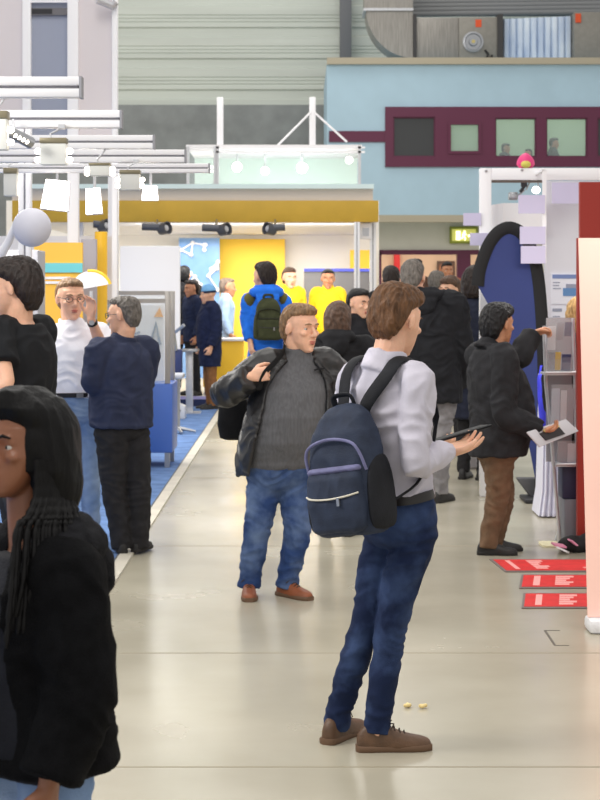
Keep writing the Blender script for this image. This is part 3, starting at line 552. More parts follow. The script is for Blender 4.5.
# exhibits deeper in the stand
g = G(); ground_box(g,120,180,246,24.5,.08); single('white_partition', 'tall white partition panel behind the showcase', 'partition', g, WHITE, at(150,400,24.5), bevel=.01)
YH = F/(125/1.75); ht = thing('high_table', 'grey high table with slim post left of the yellow counter', 'table', (at(189,0,YH).x, YH, .012)); g = G(); g.px(181,349.5,197.5,352,YH,.45); mk('tabletop', g, STEEL, ht, bevel=.004)
x = at(188.5,0,YH).x; g = G(); g.mm((x-.05,YH+.18,.02), (x+.05,YH+.26,at(0,352,YH).z)); mk('column', g, ALU, ht, bevel=.01); g = G(); g.mm((x-.16,YH+.05,.012), (x+.16,YH+.4,.03)); mk('base', g, ALU, ht)
YK = F/(145/1.75); cp = (at(177,0,YK).x, YK); ch = thing('office_chair', 'navy office chair with silver arm behind the showcase', 'chair', (*cp, .012)); g = G(); g.px(170.5,349,182.5,374,YK+.3,.06); mk('backrest', g, NAVYC, ch, bevel=.03); g = G(); g.px(168,374,183,379,YK-.1,.4); mk('seat', g, mat('seat_grey', (176,178,186), .5), ch, bevel=.02)
g = G(); g.tube([at(171,318,YK+.2), at(174,333,YK+.2), at(176,350,YK+.3)], .02, 8); g.tube([at(174,333,YK+.2), at(184,325,YK+.1)], .022, 8); mk('silver_arm', g, STEEL, ch); g = G(); g.tube([(cp[0],YK+.1,.06),(cp[0],YK+.1,at(0,378,YK).z)], .03, 10); mk('stem', g, STEEL, ch)
g = G()
for a in range(5): g.tube([(cp[0],YK+.1,.08), (cp[0]+.22*math.cos(a*1.257),YK+.1+.22*math.sin(a*1.257),.035)], [.025,.015], 8)
mk('base', g, STEEL, ch)
YR = F/(130/1.75); bt = thing('brochure_box', 'grey tilted brochure box on the carpet beside high table', 'box', (at(176,0,YR).x, YR, .012)); g = G(); a = at(169,418,YR); b = at(185,400,YR); g.prism([V((a.x,YR,.013)), V((b.x,YR,.013)), V((b.x,YR,.18)), V((a.x,YR,b.z))], (0,.3,0)); mk('body', g, mat('box_grey', (196,198,204), .5), bt, bevel=.01); g = G(); q = lambda x, y: at(x, y, YR-.012); g.prism([q(170,404), q(176,402), q(181,411), q(175,413)], (0,.012,0)); mk('print', g, DARK, bt)
# ---------------------------------------------------------------- yellow stand at the end of the aisle
YF = 27.0; PZ = .15; st = thing('stand_platform', 'raised grey platform of the yellow stand with pale front edge', 'platform', (at(290,0,YF).x, YF, 0))
xa = at(60,0,YF).x; xb = at(379,0,YF).x; g = G(); g.mm((xa,YF+.02,0), (xb,YF+7,PZ)); mk('deck', g, mat('deck_beige', (180,170,150), .6), st); g = G(); g.mm((xa,YF,0), (xb,YF+.03,PZ-.04)); mk('kick_board', g, NAVYC, st); g = G(); g.mm((xa,YF-.01,PZ-.04), (xb,YF+.03,PZ+.005)); mk('edge_strip', g, mat('edge_lilac', (186,178,226), .4), st)
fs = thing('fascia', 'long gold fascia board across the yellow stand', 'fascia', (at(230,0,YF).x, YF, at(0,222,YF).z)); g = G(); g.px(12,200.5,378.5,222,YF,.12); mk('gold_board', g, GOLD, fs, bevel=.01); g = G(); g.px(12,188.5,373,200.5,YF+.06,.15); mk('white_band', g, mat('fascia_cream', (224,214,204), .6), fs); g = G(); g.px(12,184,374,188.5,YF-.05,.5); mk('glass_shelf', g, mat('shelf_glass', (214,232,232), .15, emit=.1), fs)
g = G(); g.mm((xa-.6,YF+.1,at(0,222,YF).z), (xb-.05,YF+7,at(0,222,YF).z+.06)); mk('canopy', g, WHITE, fs)
post(357, 222, YF-.12, .085, 'left one of the two white posts at gold fascia right end', 0); post(373, 222, YF+.25, .095, 'right one of the two white posts at gold fascia right end', PZ+.006)
post(79, 222, YF+.3, .12, 'stand post under the left half of the gold fascia', PZ+.006)
bx = thing('wall_box', 'small white equipment box hung between the two fascia posts', 'box', at(365,238,YF+.1)); g = G(); g.px(360,223,371.5,239,YF+.1,.2); mk('case', g, WHITE, bx, bevel=.01); g = G(); g.px(362.5,228,369,236,YF+.09,.02); mk('grille', g, mat('grille_grey', (188,190,196), .5), bx)
YW = 33.5; g = G(); a = at(60,0,YW); b = at(379,222,YW); g.mm((a.x-1,YW,PZ), (b.x-.0,YW+.08,b.z+.4)); single('stand_back_wall', 'white back wall of the brightly lit yellow stand', 'partition', g, mat('bright_white', (250,246,240), .6), (0,YW,PZ))
def wb(g, x0, y0, x1, Y, dep): a = at(x0,y0,Y); b = at(x1,y0,Y); return g.mm((a.x,Y,PZ), (b.x,Y+dep,a.z))
g = G(); wb(g,219,239,285,YW-.4,.06); single('yellow_wall_panel', 'big yellow wall panel behind the blue-jacketed visitor', 'panel', g, mat('wall_yellow', (252,208,70), .6), at(250,400,YW-.4), bevel=.01)
g = G(); wb(g,179,238,219.5,YW-.8,.06); pp = thing('picture_panel', 'blue picture panel with white lattice lines left of yellow panel', 'panel', at(200,400,YW-.8)); mk('board', g, mat('sky_print', (98,142,200), .6, rgb2=(140,178,226), vscale=1.2), pp)
rng = random.Random(3); q = lambda x, y: at(x, y, YW-.82); pts = [(rng.uniform(182,217), rng.uniform(241,300)) for _ in range(13)]+[(181,250),(218,262),(181,280),(218,290)]
for i, p in enumerate(pts):
    o = sorted(pts, key=lambda z: (z[0]-p[0])**2+(z[1]-p[1])**2)[1:4]; g = G()
    for z in o[:2]: g.tube([q(*p), q(*z)], .016, 5)
    g.ell(q(*p), .04, None, 8, 6); mk('lattice', g, WHITE, pp)
g = G(); wb(g,304,271,371,YW-1.0,.3); sp = thing('steel_counter', 'tall brushed steel back cabinet behind the yellow-shirted staff', 'cabinet', at(338,400,YW-1)); mk('body', g, mat('brushed_grey', (104,102,104), .5, 0, var=.06, vscale=3), sp, bevel=.01); g = G(); g.px(304,268.5,371,271.5,YW-1.02,.33); mk('blue_top', g, mat('top_blue', (70,80,190), .4), sp)
g = G(); wb(g,350,250,372,YW-.5,.06); single('yellow_side_panel', 'small yellow panel beside the fascia posts', 'panel', g, YEL, at(361,300,YW-.5))
ct = thing('yellow_counter', 'yellow counter with dark plinth before the light-blue-shirted man', 'counter', (at(222,0,YF+.5).x, YF+.5, PZ)); g = G(); a = at(203,341,YF+.5); b = at(243,341,YF+.5); g.mm((a.x,YF+.5,PZ+.12), (b.x,YF+1,a.z)); mk('front', g, YEL, ct, bevel=.01); g = G(); g.mm((a.x+.02,YF+.52,PZ), (b.x-.02,YF+.98,PZ+.12)); mk('plinth', g, NAVYC, ct); g = G(); g.mm((a.x-.04,YF+.46,a.z), (b.x+.04,YF+1.04,a.z+.04)); mk('worktop', g, WHITE, ct, bevel=.008)
def track(px, py, w, lab, flip):
    Y = YF-.25; s = -1 if flip else 1; c = at(px,py,Y); t = thing('track_spotlight', lab, 'lamp', c, 'dark spotlights hung under the gold fascia'); g = G(); k = w*Y/F
    g.tube([c+V((-s*k*.5,0,.02)), c+V((s*k*.12,0,.01))], .055, 12); mk('driver', g, mat('spot_grey', (86,88,96), .4, .3), t)
    M = Matrix.Rotation(R(55*s), 3, 'Z') @ Matrix.Rotation(R(80), 3, 'X')
    g = G(); h = c+V((s*k*.38,-.02,0)); g.lathe([(.06,-.14),(.085,-.12),(.095,.02),(.098,.03),(.08,.03),(.07,-.02)], h, 16, M); mk('head', g, mat('spot_grey', (86,88,96)), t); g = G(); g.ell(h, (.05,.05,.02), M, 12, 6); mk('lens', g, mat('spot_lens', (200,200,205), .2), t)
    g = G(); zt_ = at(0,222,YF).z; g.tube([c+V((0,0,.03)), c+V((0,.1,zt_-c.z-.04)), (c.x,YF-.01,zt_+.03)], .015, 6); mk('arm', g, STEEL, t)
track(101,225.5,15,'first dark spotlight from the left under the gold fascia',0); track(156,228,28,'dark spotlight in front of the white partition',0); track(216,229,28,'dark spotlight above the blue picture panel',0); track(275,228.5,20,'dark spotlight above the blue-jacketed visitor, pointing left',1)
# glass stand above
YG = 30.5; gb = thing('glass_cabin', 'lit glass cabin with white frame above the gold fascia', 'cabin', at(285,188,YG)); za = at(0,189,YG).z; zb_ = at(0,146.5,YG).z; x0, x1 = at(186,0,YG).x, at(362,0,YG).x
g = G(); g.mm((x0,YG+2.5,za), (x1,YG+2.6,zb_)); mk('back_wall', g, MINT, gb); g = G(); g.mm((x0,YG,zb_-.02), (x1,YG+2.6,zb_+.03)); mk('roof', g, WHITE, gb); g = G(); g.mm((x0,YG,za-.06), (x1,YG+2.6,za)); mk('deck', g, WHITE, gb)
for x in (186.5, 213.5, 216, 358): g = G(); a = at(x,0,YG); g.mm((a.x,YG-.02,za), (a.x+.05,YG+.04,zb_)); mk('post', g, ALU, gb)
for y in (146.5, 151): g = G(); a = at(216,y,YG); g.mm((a.x,YG-.02,a.z-.035), (x1+.05,YG+.03,a.z)); mk('rail', g, ALUW, gb)
for u0, u1 in ((187,213), (219,358)): g = G(); g.px(u0,151,u1,188,YG,.012); mk('pane', g, GLASS, gb)
for x, y, w in ((190,166,26),(190,170,26)): g = G(); g.px(187,y,213,y+2,YG+1.5,.04); mk('light_bar', g, BULB2, gb)
for x, y, ln, r in ((237,167,1,.09),(302,168,1,.1),(265,171,0,.08),(349,160,0,.07)): spot(x,y,YG+.6,r,{237:'glowing lamp at the left inside the glass cabin',302:'glowing lamp right of centre inside the glass cabin',265:'shaded lamp between the two glowing cabin lamps',349:'small lamp at the right end of the glass cabin'}[x],'lamps inside the glass cabin',BULB if ln else BULB2,arm=zb_-at(0,y,YG+.6).z-.01,pit=0)
for x, lab in ((220,'white roof mast over the left of the glass cabin'),(312.5,'white roof mast with bracing wires over the glass cabin')):
    t = thing('roof_mast', lab, 'mast', at(x,146,YG+.3), 'white masts on the glass cabin'); g = G(); g.px(x-3.2,97,x+3.2,146.3,YG+.3,.1); mk('mast', g, ALUW, t, bevel=.01)
    if x > 300:
        for p, q_ in (((311,112),(277,146)), ((314,112),(347,142))): g = G(); g.tube([at(*p,YG+.3), at(*q_,YG+.3)], .02, 6); mk('wire', g, ALUW, t)
# ---------------------------------------------------------------- right-hand stand
YP = F/118; YV = F/121; fr = thing('portal', 'white portal frame of the right-hand stand', 'frame', (at(485.5,0,YP).x, YP, 0)); g = G(); a = at(480,168,YP); b = at(491.5,168,YP); g.mm((a.x,YP,0), (b.x,YP+.09,a.z)); mk('post', g, ALUW, fr, bevel=.006)
g = G(); g.px(491.5,168,700,180,YP,.09); mk('beam', g, ALUW, fr, bevel=.006); g = G(); g.px(492,180,545,182.5,YP+.02,.05); mk('lamp_track', g, mat('track_brown', (110,98,92), .5), fr)
for x, y in ((486,171),(522,170)): g = G(); g.lathe([(.012,0),(.012,.006),(.003,.008)], at(x,y,YP), 10, MF); mk('bolt', g, STEEL, fr)
lb = thing('white_light_box', 'white box sign beside the portal post above the blue flag', 'sign', at(524,232,YP)); Yq = YP+.095; g = G(); A = at(503,203,Yq); B = at(545.5,203,Yq); Cc = at(503,233,Yq)
g.mm((A.x,Yq,Cc.z), (B.x,Yq+.19,A.z)); g.prism([V((A.x,Yq,Cc.z)), V((A.x,Yq,A.z)), V((at(485,208,Yq+.1).x,Yq+.1,A.z-.02)), V((at(485,208,Yq+.1).x,Yq+.1,Cc.z+.02))], (.001,.09,0)); mk('box', g, mat('box_white', (240,238,240), .5), lb)
wp = thing('side_wall', 'pale grey stand wall with posters behind brochure rack', 'partition', (at(572,0,YP+.2).x, YP+.2, 0)); g = G(); g.mm((at(545,0,YP+.2).x,YP+.2,0), (3.9,YP+.28,at(0,181,YP+.2).z)); mk('panel', g, mat('wall_lilac_white', (224,224,232), .6), wp)
def hang(x0,y0,x1,y1,Y,lab): 
    g = G(); g.px(x0,y0,x1,y1,Y,.015); return single('sign_card', lab, 'sign', g, LAV, at((x0+x1)/2,y1,Y), 'blank lavender cards of the right-hand stand')
hang(463.5,213,481,225.5,YP-.015,'lavender card left of portal post, upper one'); hang(470,233,492,245.5,YP-.018,'lavender card across the portal post, lower one')
hang(518.5,195,545,213.5,YV-.1,'lavender card at the top front of the white box sign'); hang(520,226.5,545.5,244,YV-.1,'lavender card overlapping the white box sign bottom edge'); hang(521,246,545.5,263.5,YV-.1,'lavender card hanging lowest above the blue flag'); hang(552,182.5,584,203.5,YP-.016,'lavender card hung under the portal beam beside the red board')
g = G(); q = at(541,190,Yq-.03); g.mm((at(541,0,YV).x,YV-.085,at(0,263,YV).z), (at(545,0,YV).x,YV-.07,at(0,170,YV).z)); g.mm((at(541,0,YV).x,YV-.085,at(0,172,YV).z), (at(545,0,YV).x,YP-.001,at(0,170,YV).z)); single('card_rail', 'slim white rail holding three lavender cards', 'rail', g, ALUW, at(543,263,Yq-.015))
cl = thing('clamp_lamp', 'black and chrome clamp lamp hanging under the portal beam', 'lamp', at(525,190,YP+.1)); g = G(); g.tube([at(524,181,YP+.05), at(524,187,YP+.05), at(520,192,YP+.05)], .014, 8); g.box(at(524,184,YP+.05), (.05,.04,.05)); mk('clamp', g, DARK, cl); g = G(); g.tube([at(x,y,YP+.07) for x, y in ((526,190),(530,182),(537,180),(539,187),(536,193))], .007, 8); mk('wire', g, STEEL, cl)
c = at(536,190,YP+.06); g = G(); g.ell(c, (.035,.03,.032), None, 12, 8); mk('bulb', g, BULB2, cl); g = G(); g.px(509,192,518,200,YP+.1,.06); mk('ballast', g, STEEL, cl, bevel=.008); g = G(); g.tube([at(518,196,YP+.12), at(524,190,YP+.06)], .01, 6); mk('arm', g, STEEL, cl)
eg = thing('pink_egg', 'pink egg-shaped ornament with yellow-green spot on the beam', 'ornament', at(526.5,169,YP+.04)); g = G(); z0 = at(0,168,YP).z; k = YP/F
g.lathe([(.2*k,0),(6.5*k,.6*k),(9.3*k,4*k),(8.6*k,8*k),(6*k,12*k),(2.8*k,14.8*k),(.2*k,15.8*k)], (at(526.5,0,YP).x, YP+.06, z0), 20); mk('egg', g, mat('egg_pink', (226,62,128), .5), eg); g = G(); g.ell((at(526,0,YP).x, YP+.06-6.2*k, z0+4*k), (5.4*k,4*k,4*k), None, 14, 8); mk('spot', g, mat('egg_lime', (216,206,96), .5), eg)
# posters on the side wall
def poster(x0,y0,x1,y1,lab,items):
    Y = YP+.19; t = thing('poster', lab, 'poster', at((x0+x1)/2,y1,Y), 'posters on the pale grey stand wall'); g = G(); g.px(x0,y0,x1,y1,Y,.012); mk('sheet', g, mat('poster_white', (232,234,244), .5), t)
    for a,b,c,d,m_ in items: g = G(); g.px(a,b,c,d,Y-.004,.006); mk('print', g, m_, t)
PB = mat('print_blue', (120,140,190), .6); PS = mat('print_sky', (96,140,190), .6); PG = mat('print_grey', (150,156,176), .6)
poster(551,273,577,304,'white poster with blue header and blue vehicle picture',[(552.5,274.5,577,278.5,PB),(563,288,577,296,PS),(566,284,577,288,PG),(553,282,560,283,PG),(553,285,559,286,PG),(553,288,561,289,PG)])
poster(551,306,577,330,'white poster with grey caption below the vehicle poster',[(552.5,308.5,562,311.5,PG),(553,316,560,317,PG),(553,320,561,321,PG)])
# red board and pink banner
YR2 = 12.1; rbd = thing('red_board', 'tall red board behind the pale pink banner', 'board', (at(590,0,YR2).x,YR2,0)); g = G(); a = at(580,182,YR2); g.mm((at(577.5,0,YR2).x,YR2,0), (3.4,YR2+.06,at(0,238,YR2).z)); g.mm((a.x,YR2,at(0,240,YR2).z), (3.4,YR2+.06,a.z)); mk('board', g, RED, rbd); g = G(); g.mm((at(580,0,YR2).x,YR2-.1,0), (3.4,YR2+.2,.03)); mk('foot', g, DARK, rbd)
YQ = F/195; bn = thing('roll_up_banner', 'pale pink roll-up banner at the right photo edge', 'banner', (at(620,0,YQ).x,YQ,0)); g = G(); g.prism([at(588,617,YQ-.0), at(720,617,YQ), at(720,238,YQ), at(578.8,238,YQ)], (0,.02,0)); mk('sheet', g, PINK, bn); g = G(); g.mm((at(587,0,YQ).x,YQ-.09,.0), (at(720,0,YQ).x,YQ+.1,at(0,617.5,YQ).z)); mk('cassette', g, mat('cassette_white', (232,232,236), .5, bump=.6, bscale=40), bn, bevel=.02)
g = G(); g.tube([at(583,240,YQ+.03), at(592,617,YQ+.03)], .008, 8); mk('pole', g, ALU, bn)
# teardrop flag
fl = thing('teardrop_flag', 'blue teardrop flag with black edge behind the man in brown trousers', 'flag', (at(538,0,YV).x,YV,0)); q = lambda x, y, d=0: at(x, y, YV+d)
edge = [(541,488),(543,430),(543.5,380),(542.5,340),(540.5,305),(537,272),(531,249),(522,234),(510,228),(499,232),(490,243),(483.5,258),(479.5,272),(478,286)]
inn = edge+[(488,304),(503,345),(518,400),(530,450),(537,488)]; g = G(); g.prism([q(*p) for p in catmull(inn[:14],2)]+[q(*p) for p in inn[14:]], (0,.012,0)); mk('cloth', g, mat('flag_blue', (45,59,118), .7, var=.06, vscale=2), fl)
g = G(); pts = catmull(edge, 4); g.tube([q(x,y,.006) for x, y in pts], [(.055,.022)]*len(pts), 10, ref=(0,1,0)); mk('sleeve', g, BLACK, fl)
g = G(); g.tube([q(541,500), q(541.5,480), q(543,430)], .02, 8); mk('pole', g, DARK, fl); g = G(); a = q(518,478); g.mm((q(523,0).x,YV-.15,0), (q(547,0).x,YV+.25,.035)); mk('base_plate', g, DARK, fl, bevel=.01)
g = G(); g.prism([q(516,478,.1), q(545,478,.1), q(545,502,.1), q(534,502,.1)], (0,.1,0)); mk('water_bag', g, mat('bag_grey', (88,88,92), .7), fl, bevel=.02)
# brochure rack
YE = F/146; rk = thing('brochure_rack', 'tall chrome and acrylic brochure rack beside the pale pink banner', 'rack', (at(567,0,YE).x,YE,0)); ACR = ACRY
for x, xb2 in ((544,559),(573,580)):
    for d in (0, .16):
        g = G(); g.tube([at(x,318+8*(x < 550),YE+d), at(x+2,385,YE+d), at(lerp(x,xb2,.5),440,YE+d), at(xb2,530,YE+d), V((at(xb2,0,YE).x, YE+d, .012))], .012, 8); mk('upright', g, ALU, rk)
g = G(); a = at(558,0,YE); g.mm((at(564,0,YE).x,YE-.02,.0), (at(585,0,YE).x,YE+.3,at(0,499,YE).z)); mk('base_cabinet', g, mat('rack_base_grey', (122,124,134), .5), rk, bevel=.012)
g = G(); g.px(562,463,582,499,YE-.01,.2); mk('navy_bin', g, mat('bin_navy', (44,52,84), .5), rk, bevel=.01)
for y0, y1, x0, x1, n in ((318,372,545,573,3), (384,428,550,574,3), (440,463,556,577,2)):
    g = G(); A_, B_ = at(x0,y1,YE), at(x1,y0,YE); g.prism([V((A_.x,YE-.03,A_.z)), V((B_.x,YE-.03,A_.z)), V((B_.x,YE-.08,B_.z)), V((A_.x,YE-.08,B_.z))], (0,.006,0)); mk('acrylic_pocket', g, ACR, rk)
    g = G(); g.mm((A_.x-.01,YE-.06,A_.z-.02), (B_.x+.01,YE+.17,A_.z-.005)); mk('shelf', g, ALU, rk); g = G(); g.tube([(A_.x-.01,YE-.09,A_.z), (B_.x+.01,YE-.09,A_.z)], .009, 8); mk('shelf_bar', g, ALU, rk)
g = G(); g.mm((at(548,0,YE).x,YE+.1,at(0,463,YE).z), (at(574,0,YE).x,YE+.106,at(0,318,YE).z)); mk('back_panel', g, mat('smoky_acrylic', (176,178,184), .2, alpha=.7), rk)
LM = [mat('leaflet_white', (214,216,222), .5), mat('leaflet_grey', (150,152,160), .5), mat('leaflet_yellow', (206,174,60), .5), mat('leaflet_navy', (60,70,110), .5), mat('leaflet_pale', (190,200,214), .5)]
LS = [(547,326,555,350,0,'pale leaflet at the rack top left'),(556,322,563,340,1,'grey leaflet at the rack top middle'),(564,322,571,336,3,'dark blue leaflet at rack top right'),(548,352,554,371,1,'grey leaflet low left in the upper rack pocket'),(554.5,352,560,370,2,'yellow leaflet in the upper rack pocket'),(561,354,570,371,3,'dark blue leaflet below the upper right leaflet'),(551,388,559,427,4,'pale blue leaflet in middle rack pocket, left'),(560,390,566,427,0,'white leaflet in the middle rack pocket, centre'),(567,388,573,427,1,'grey leaflet in the middle rack pocket, right'),(558,442,566,462,1,'grey leaflet in the lowest rack pocket'),(567,443,575,462,0,'white leaflet in the lowest rack pocket')]
for x0,y0,x1,y1,mi,lab in LS:
    g = G(); A_, B_ = at(x0,y1,YE), at(x1,y0,YE); g.prism([V((A_.x,YE-.015,A_.z)), V((B_.x,YE-.015,A_.z)), V((B_.x,YE-.05,B_.z)), V((A_.x,YE-.05,B_.z))], (0,.008,0)); single('leaflet', lab, 'leaflet', g, LM[mi], (A_+B_)/2, 'leaflets in the brochure rack')
# draped counter and blue bag
YX = F/130; dr = thing('draped_counter', 'counter under a white drape beside the teardrop flag', 'counter', (at(549,0,YX).x,YX,0)); g = G(); xa, xb = at(545,0,YX).x, at(560,0,YX).x; rings = []
for z, e in ((.012,.05),(.2,.02),(.9,0),(at(0,376,YX).z,0)): rings.append([V((lerp(xa-e,xb,i/12), YX+.02+.02*math.sin(i*2.1)*(1+e*10)-e, z)) for i in range(13)]+[V((xb,YX+.4,z)), V((xa-e,YX+.4,z))])
g.loft(rings); mk('drape', g, mat('drape_white', (226,226,240), .8), dr, ang=60)
YA = YX-.05; bg = thing('blue_bag', 'bright blue fabric bag hanging beside the brochure rack', 'bag', at(543,430,YA)); g = G(); rings = []
for y, x0, x1, d in ((430,541,548,.03),(420,539,549,.06),(395,537.5,548.5,.08),(378,537,547,.06),(373.5,538,546,.03)): c = (at(x0,y,YA)+at(x1,y,YA))/2; rings.append(sup(c, V((1,0,0)), V((0,1,0)), abs(at(x1,y,YA).x-at(x0,y,YA).x)/2, d, 18))
g.loft(rings); mk('pouch', g, mat('bag_royal_blue', (58,62,226), .6, var=.15, vscale=8), bg, sub=1); g = G(); g.tube([at(539.5,377,YA), at(541,366,YA+.05), at(545,366,YA+.05), at(546,377,YA)], .008, 8); mk('handle', g, mat('bag_royal_blue', (58,62,226)), bg)
# white display shelf with papers behind the flag's left edge
YZ = 17.5; ds = thing('display_shelf', 'narrow white lit shelf of goods left of the blue flag', 'shelf', (at(478,0,YZ).x,YZ,0)); g = G(); a = at(470,285,YZ); b = at(492,285,YZ)
g.mm((a.x,YZ+.25,0), (b.x,YZ+.3,a.z)); mk('back', g, WHITE, ds)
for y in (300, 330, 360, 395, 430): g = G(); g.mm((a.x,YZ,at(0,y,YZ).z), (b.x,YZ+.26,at(0,y,YZ).z+.02)); mk('shelf', g, WHITE, ds)
g = G(); g.mm((b.x,YZ,0), (b.x+.03,YZ+.3,a.z)); g.mm((a.x-.03,YZ,0), (a.x,YZ+.3,a.z)); mk('side', g, WHITE, ds)
for x, y, w, h, rgb in ((476,330,4,14,(120,180,210)),(483,330,5,10,(200,220,230)),(480,360,5,15,(90,120,160)),(487,360,3,12,(220,220,225)),(477,300,6,8,(170,200,220))):
    p = at(x,y,YZ+.05); s_ = YZ/F; g = G(); g.lathe([(w*s_*.45,0),(w*s_*.5,h*s_*.7),(w*s_*.25,h*s_*.85),(w*s_*.25,h*s_)], (p.x,YZ+.1,at(0,y,YZ).z+.02), 12); single('flask', {(476,330):'light blue flask on the second shelf behind the flag',(483,330):'pale flask on the second shelf behind the flag',(480,360):'dark blue flask on the third shelf behind the flag',(487,360):'white flask on the third shelf behind the flag',(477,300):'short blue flask on the top shelf behind flag'}[(x,y)], 'flask', g, mat('flask_%d' % (x*3+y), rgb, .4), (p.x,YZ+.1,at(0,y,YZ).z+.02), 'flasks on the white lit shelf')
# floor: red doormats, bag, plate, crumbs, mark
MG = mat('mat_border', (120,108,104), .8); MR = mat('mat_red', (212,44,44), .85, var=.08, vscale=10, bump=.3, bscale=200); MW = mat('mat_print', (240,168,164), .8)
def gp(x, y, z=0): Y = F*(EYE-z)/(y-HZ); return V(((x-CX)*Y/F, Y, z))
def doormat(c, lab, blocks):
    A, B, Cx, D = [gp(*p) for p in c]; t = thing('doormat', lab, 'mat', (A+B+Cx+D)/4, 'red printed doormats on the floor'); P_ = lambda u, v: lerp(lerp(A, B, u), lerp(D, Cx, u), v)
    g = G(); g.prism([P_(u,v)+V((0,0,.001)) for u, v in ((0,0),(1,0),(1,1),(0,1))], (0,0,.006)); mk('border', g, MG, t); g = G(); g.prism([P_(u,v)+V((0,0,.005)) for u, v in ((.02,.07),(.98,.07),(.98,.93),(.02,.93))], (0,0,.004)); mk('field', g, MR, t)
    for u0,u1,v0,v1 in blocks:
        n = 5 if u1-u0 > .06 else 1; vv = np.linspace(v0, v1, n+1)
        for i in range(n):
            g = G(); va, vb = vv[i], vv[i+1]-(.03 if n > 1 else 0); ua = u0; ub = u1-(.03*((i*7) % 3) if n > 1 else 0); g.prism([P_(u,v)+V((0,0,.0085)) for u, v in ((ua,va),(ub,va),(ub,vb),(ua,vb))], (0,0,.0015)); mk('lettering', g, MW, t)
doormat(((489.5,560),(618,560),(640,572.5),(505,572.5)), 'farthest red doormat, lying slightly askew', [(.1,.135,.15,.85),(.26,.38,.15,.85),(.62,.75,.7,.8)])
doormat(((521.5,575.5),(640,575.5),(642,589),(519,589)), 'middle one of the three red doormats', [(.11,.165,.15,.85),(.29,.44,.15,.85)])
doormat(((523.5,594),(640,594),(642,609),(521.5,609)), 'nearest of the three red doormats', [(.11,.165,.15,.85),(.31,.46,.15,.85)])
c = gp(575,553); fb = thing('floor_bag', 'black bag with pink and white papers slumped beneath the brochure rack', 'bag', c); g = G(); g.ell(c+V((.02,.08,.045)), (.13,.1,.06), None, 18, 10); g.ell(c+V((.1,.05,.06)), (.08,.08,.07), None, 16, 9); mk('body', g, BLACK, fb, vox=.009, sm=2, fold=(.008,(9,9,9)))
for o, d, r_, m_ in (((-.11,-.02,.055),(.09,.06,.012),(10,12,20),mat('paper_pink', (230,150,180), .7)), ((-.09,-.06,.03),(.08,.05,.012),(-15,20,-30),WHITE), ((-.02,-.03,.075),(.05,.1,.01),(0,40,10),mat('paper_pink', (230,150,180))), ((.13,.0,.15),(.05,.03,.12),(0,20,0),mat('paper_cream', (236,228,190), .7))):
    g = G(); M = Matrix.Rotation(R(r_[2]),3,'Z') @ Matrix.Rotation(R(r_[1]),3,'Y') @ Matrix.Rotation(R(r_[0]),3,'X'); g.box(c+V(o), d, M); mk('paper', g, m_, fb)
c = gp(550,545); g = G(); g.loft([sup(c+V((0,0,z)), V((1,0,0)), V((0,1,0)), .07, .12, 14, 5) for z in (.001,.012)]); single('paper_stack', 'flat cream paper stack lying beside the black floor bag', 'paper', g, mat('paper_cream', (236,228,190)), c)
for (x,y), lab in (((407,707.5),'left crumb of popcorn on the floor'), ((423,708.5),'right crumb of popcorn on the floor')):
    c = gp(x,y); g = G(); rg = random.Random(x)
    for i in range(6): g.ell(c+V((rg.uniform(-.014,.014), rg.uniform(-.012,.012), .008+rg.uniform(0,.004))), .0085, None, 8, 6)
    single('popcorn', lab, 'food', g, mat('popcorn', (238,214,150), .8), c, 'popcorn crumbs on the floor', vox=.003, sm=1)
MK = mat('floor_mark', (96,90,80), .7); mkk = thing('floor_marking', 'thin dark angular tape mark on the floor', 'marking', gp(550,638))
for p, q_ in (((545,630.5),(560,630.5)), ((545,630.5),(555,645.5)), ((555,645.5),(569,645.5))):
    a, b = gp(*p), gp(*q_); d = (b-a).normalized(); n = V((-d.y, d.x, 0))*.006; g = G(); g.prism([a-n, b-n, b+n, a+n], (0,0,.0015)); mk('line', g, MK, mkk)
# ---------------------------------------------------------------- the people
def X_(px, Y): return (px-CX)*Y/F
H_BROWN = hairmat('hair_brown', (98,66,40)); H_DARK = hairmat('hair_dark', (40,30,26)); H_BLACK = hairmat('hair_black', (22,20,22)); H_GREY = hairmat('hair_grey', (104,98,92)); H_SAND = hairmat('hair_sand', (138,108,78)); H_BLOND = hairmat('hair_blond', (176,140,88)); H_MID = hairmat('hair_midbrown', (84,62,48))
LEATH = mat('brown_leather', (92,66,46), .5, var=.25, vscale=14, bump=.2, bscale=90); TANL = mat('tan_leather', (136,76,46), .5, var=.2, vscale=14); SHB = mat('black_shoe', (28,26,26), .5)
RUB = mat('rubber_brown', (104,78,58), .7); LACE = mat('lace_dark', (58,48,40), .8); BLK = cloth('cloth_black', (30,30,33)); NVY = cloth('cloth_navy', (34,42,68)); BELT = mat('belt_black', (28,24,24), .45)
JEAN = denim('jeans_dark', (24,36,66), (70,90,132)); JEANM = denim('jeans_mid', (44,66,112), (118,140,176)); JEANL = denim('jeans_light', (120,146,186), (168,188,214)); GRT = cloth('trousers_grey', (128,126,128)); BRT = cloth('trousers_brown', (112,88,68)); BKT = cloth('trousers_black', (40,39,41))
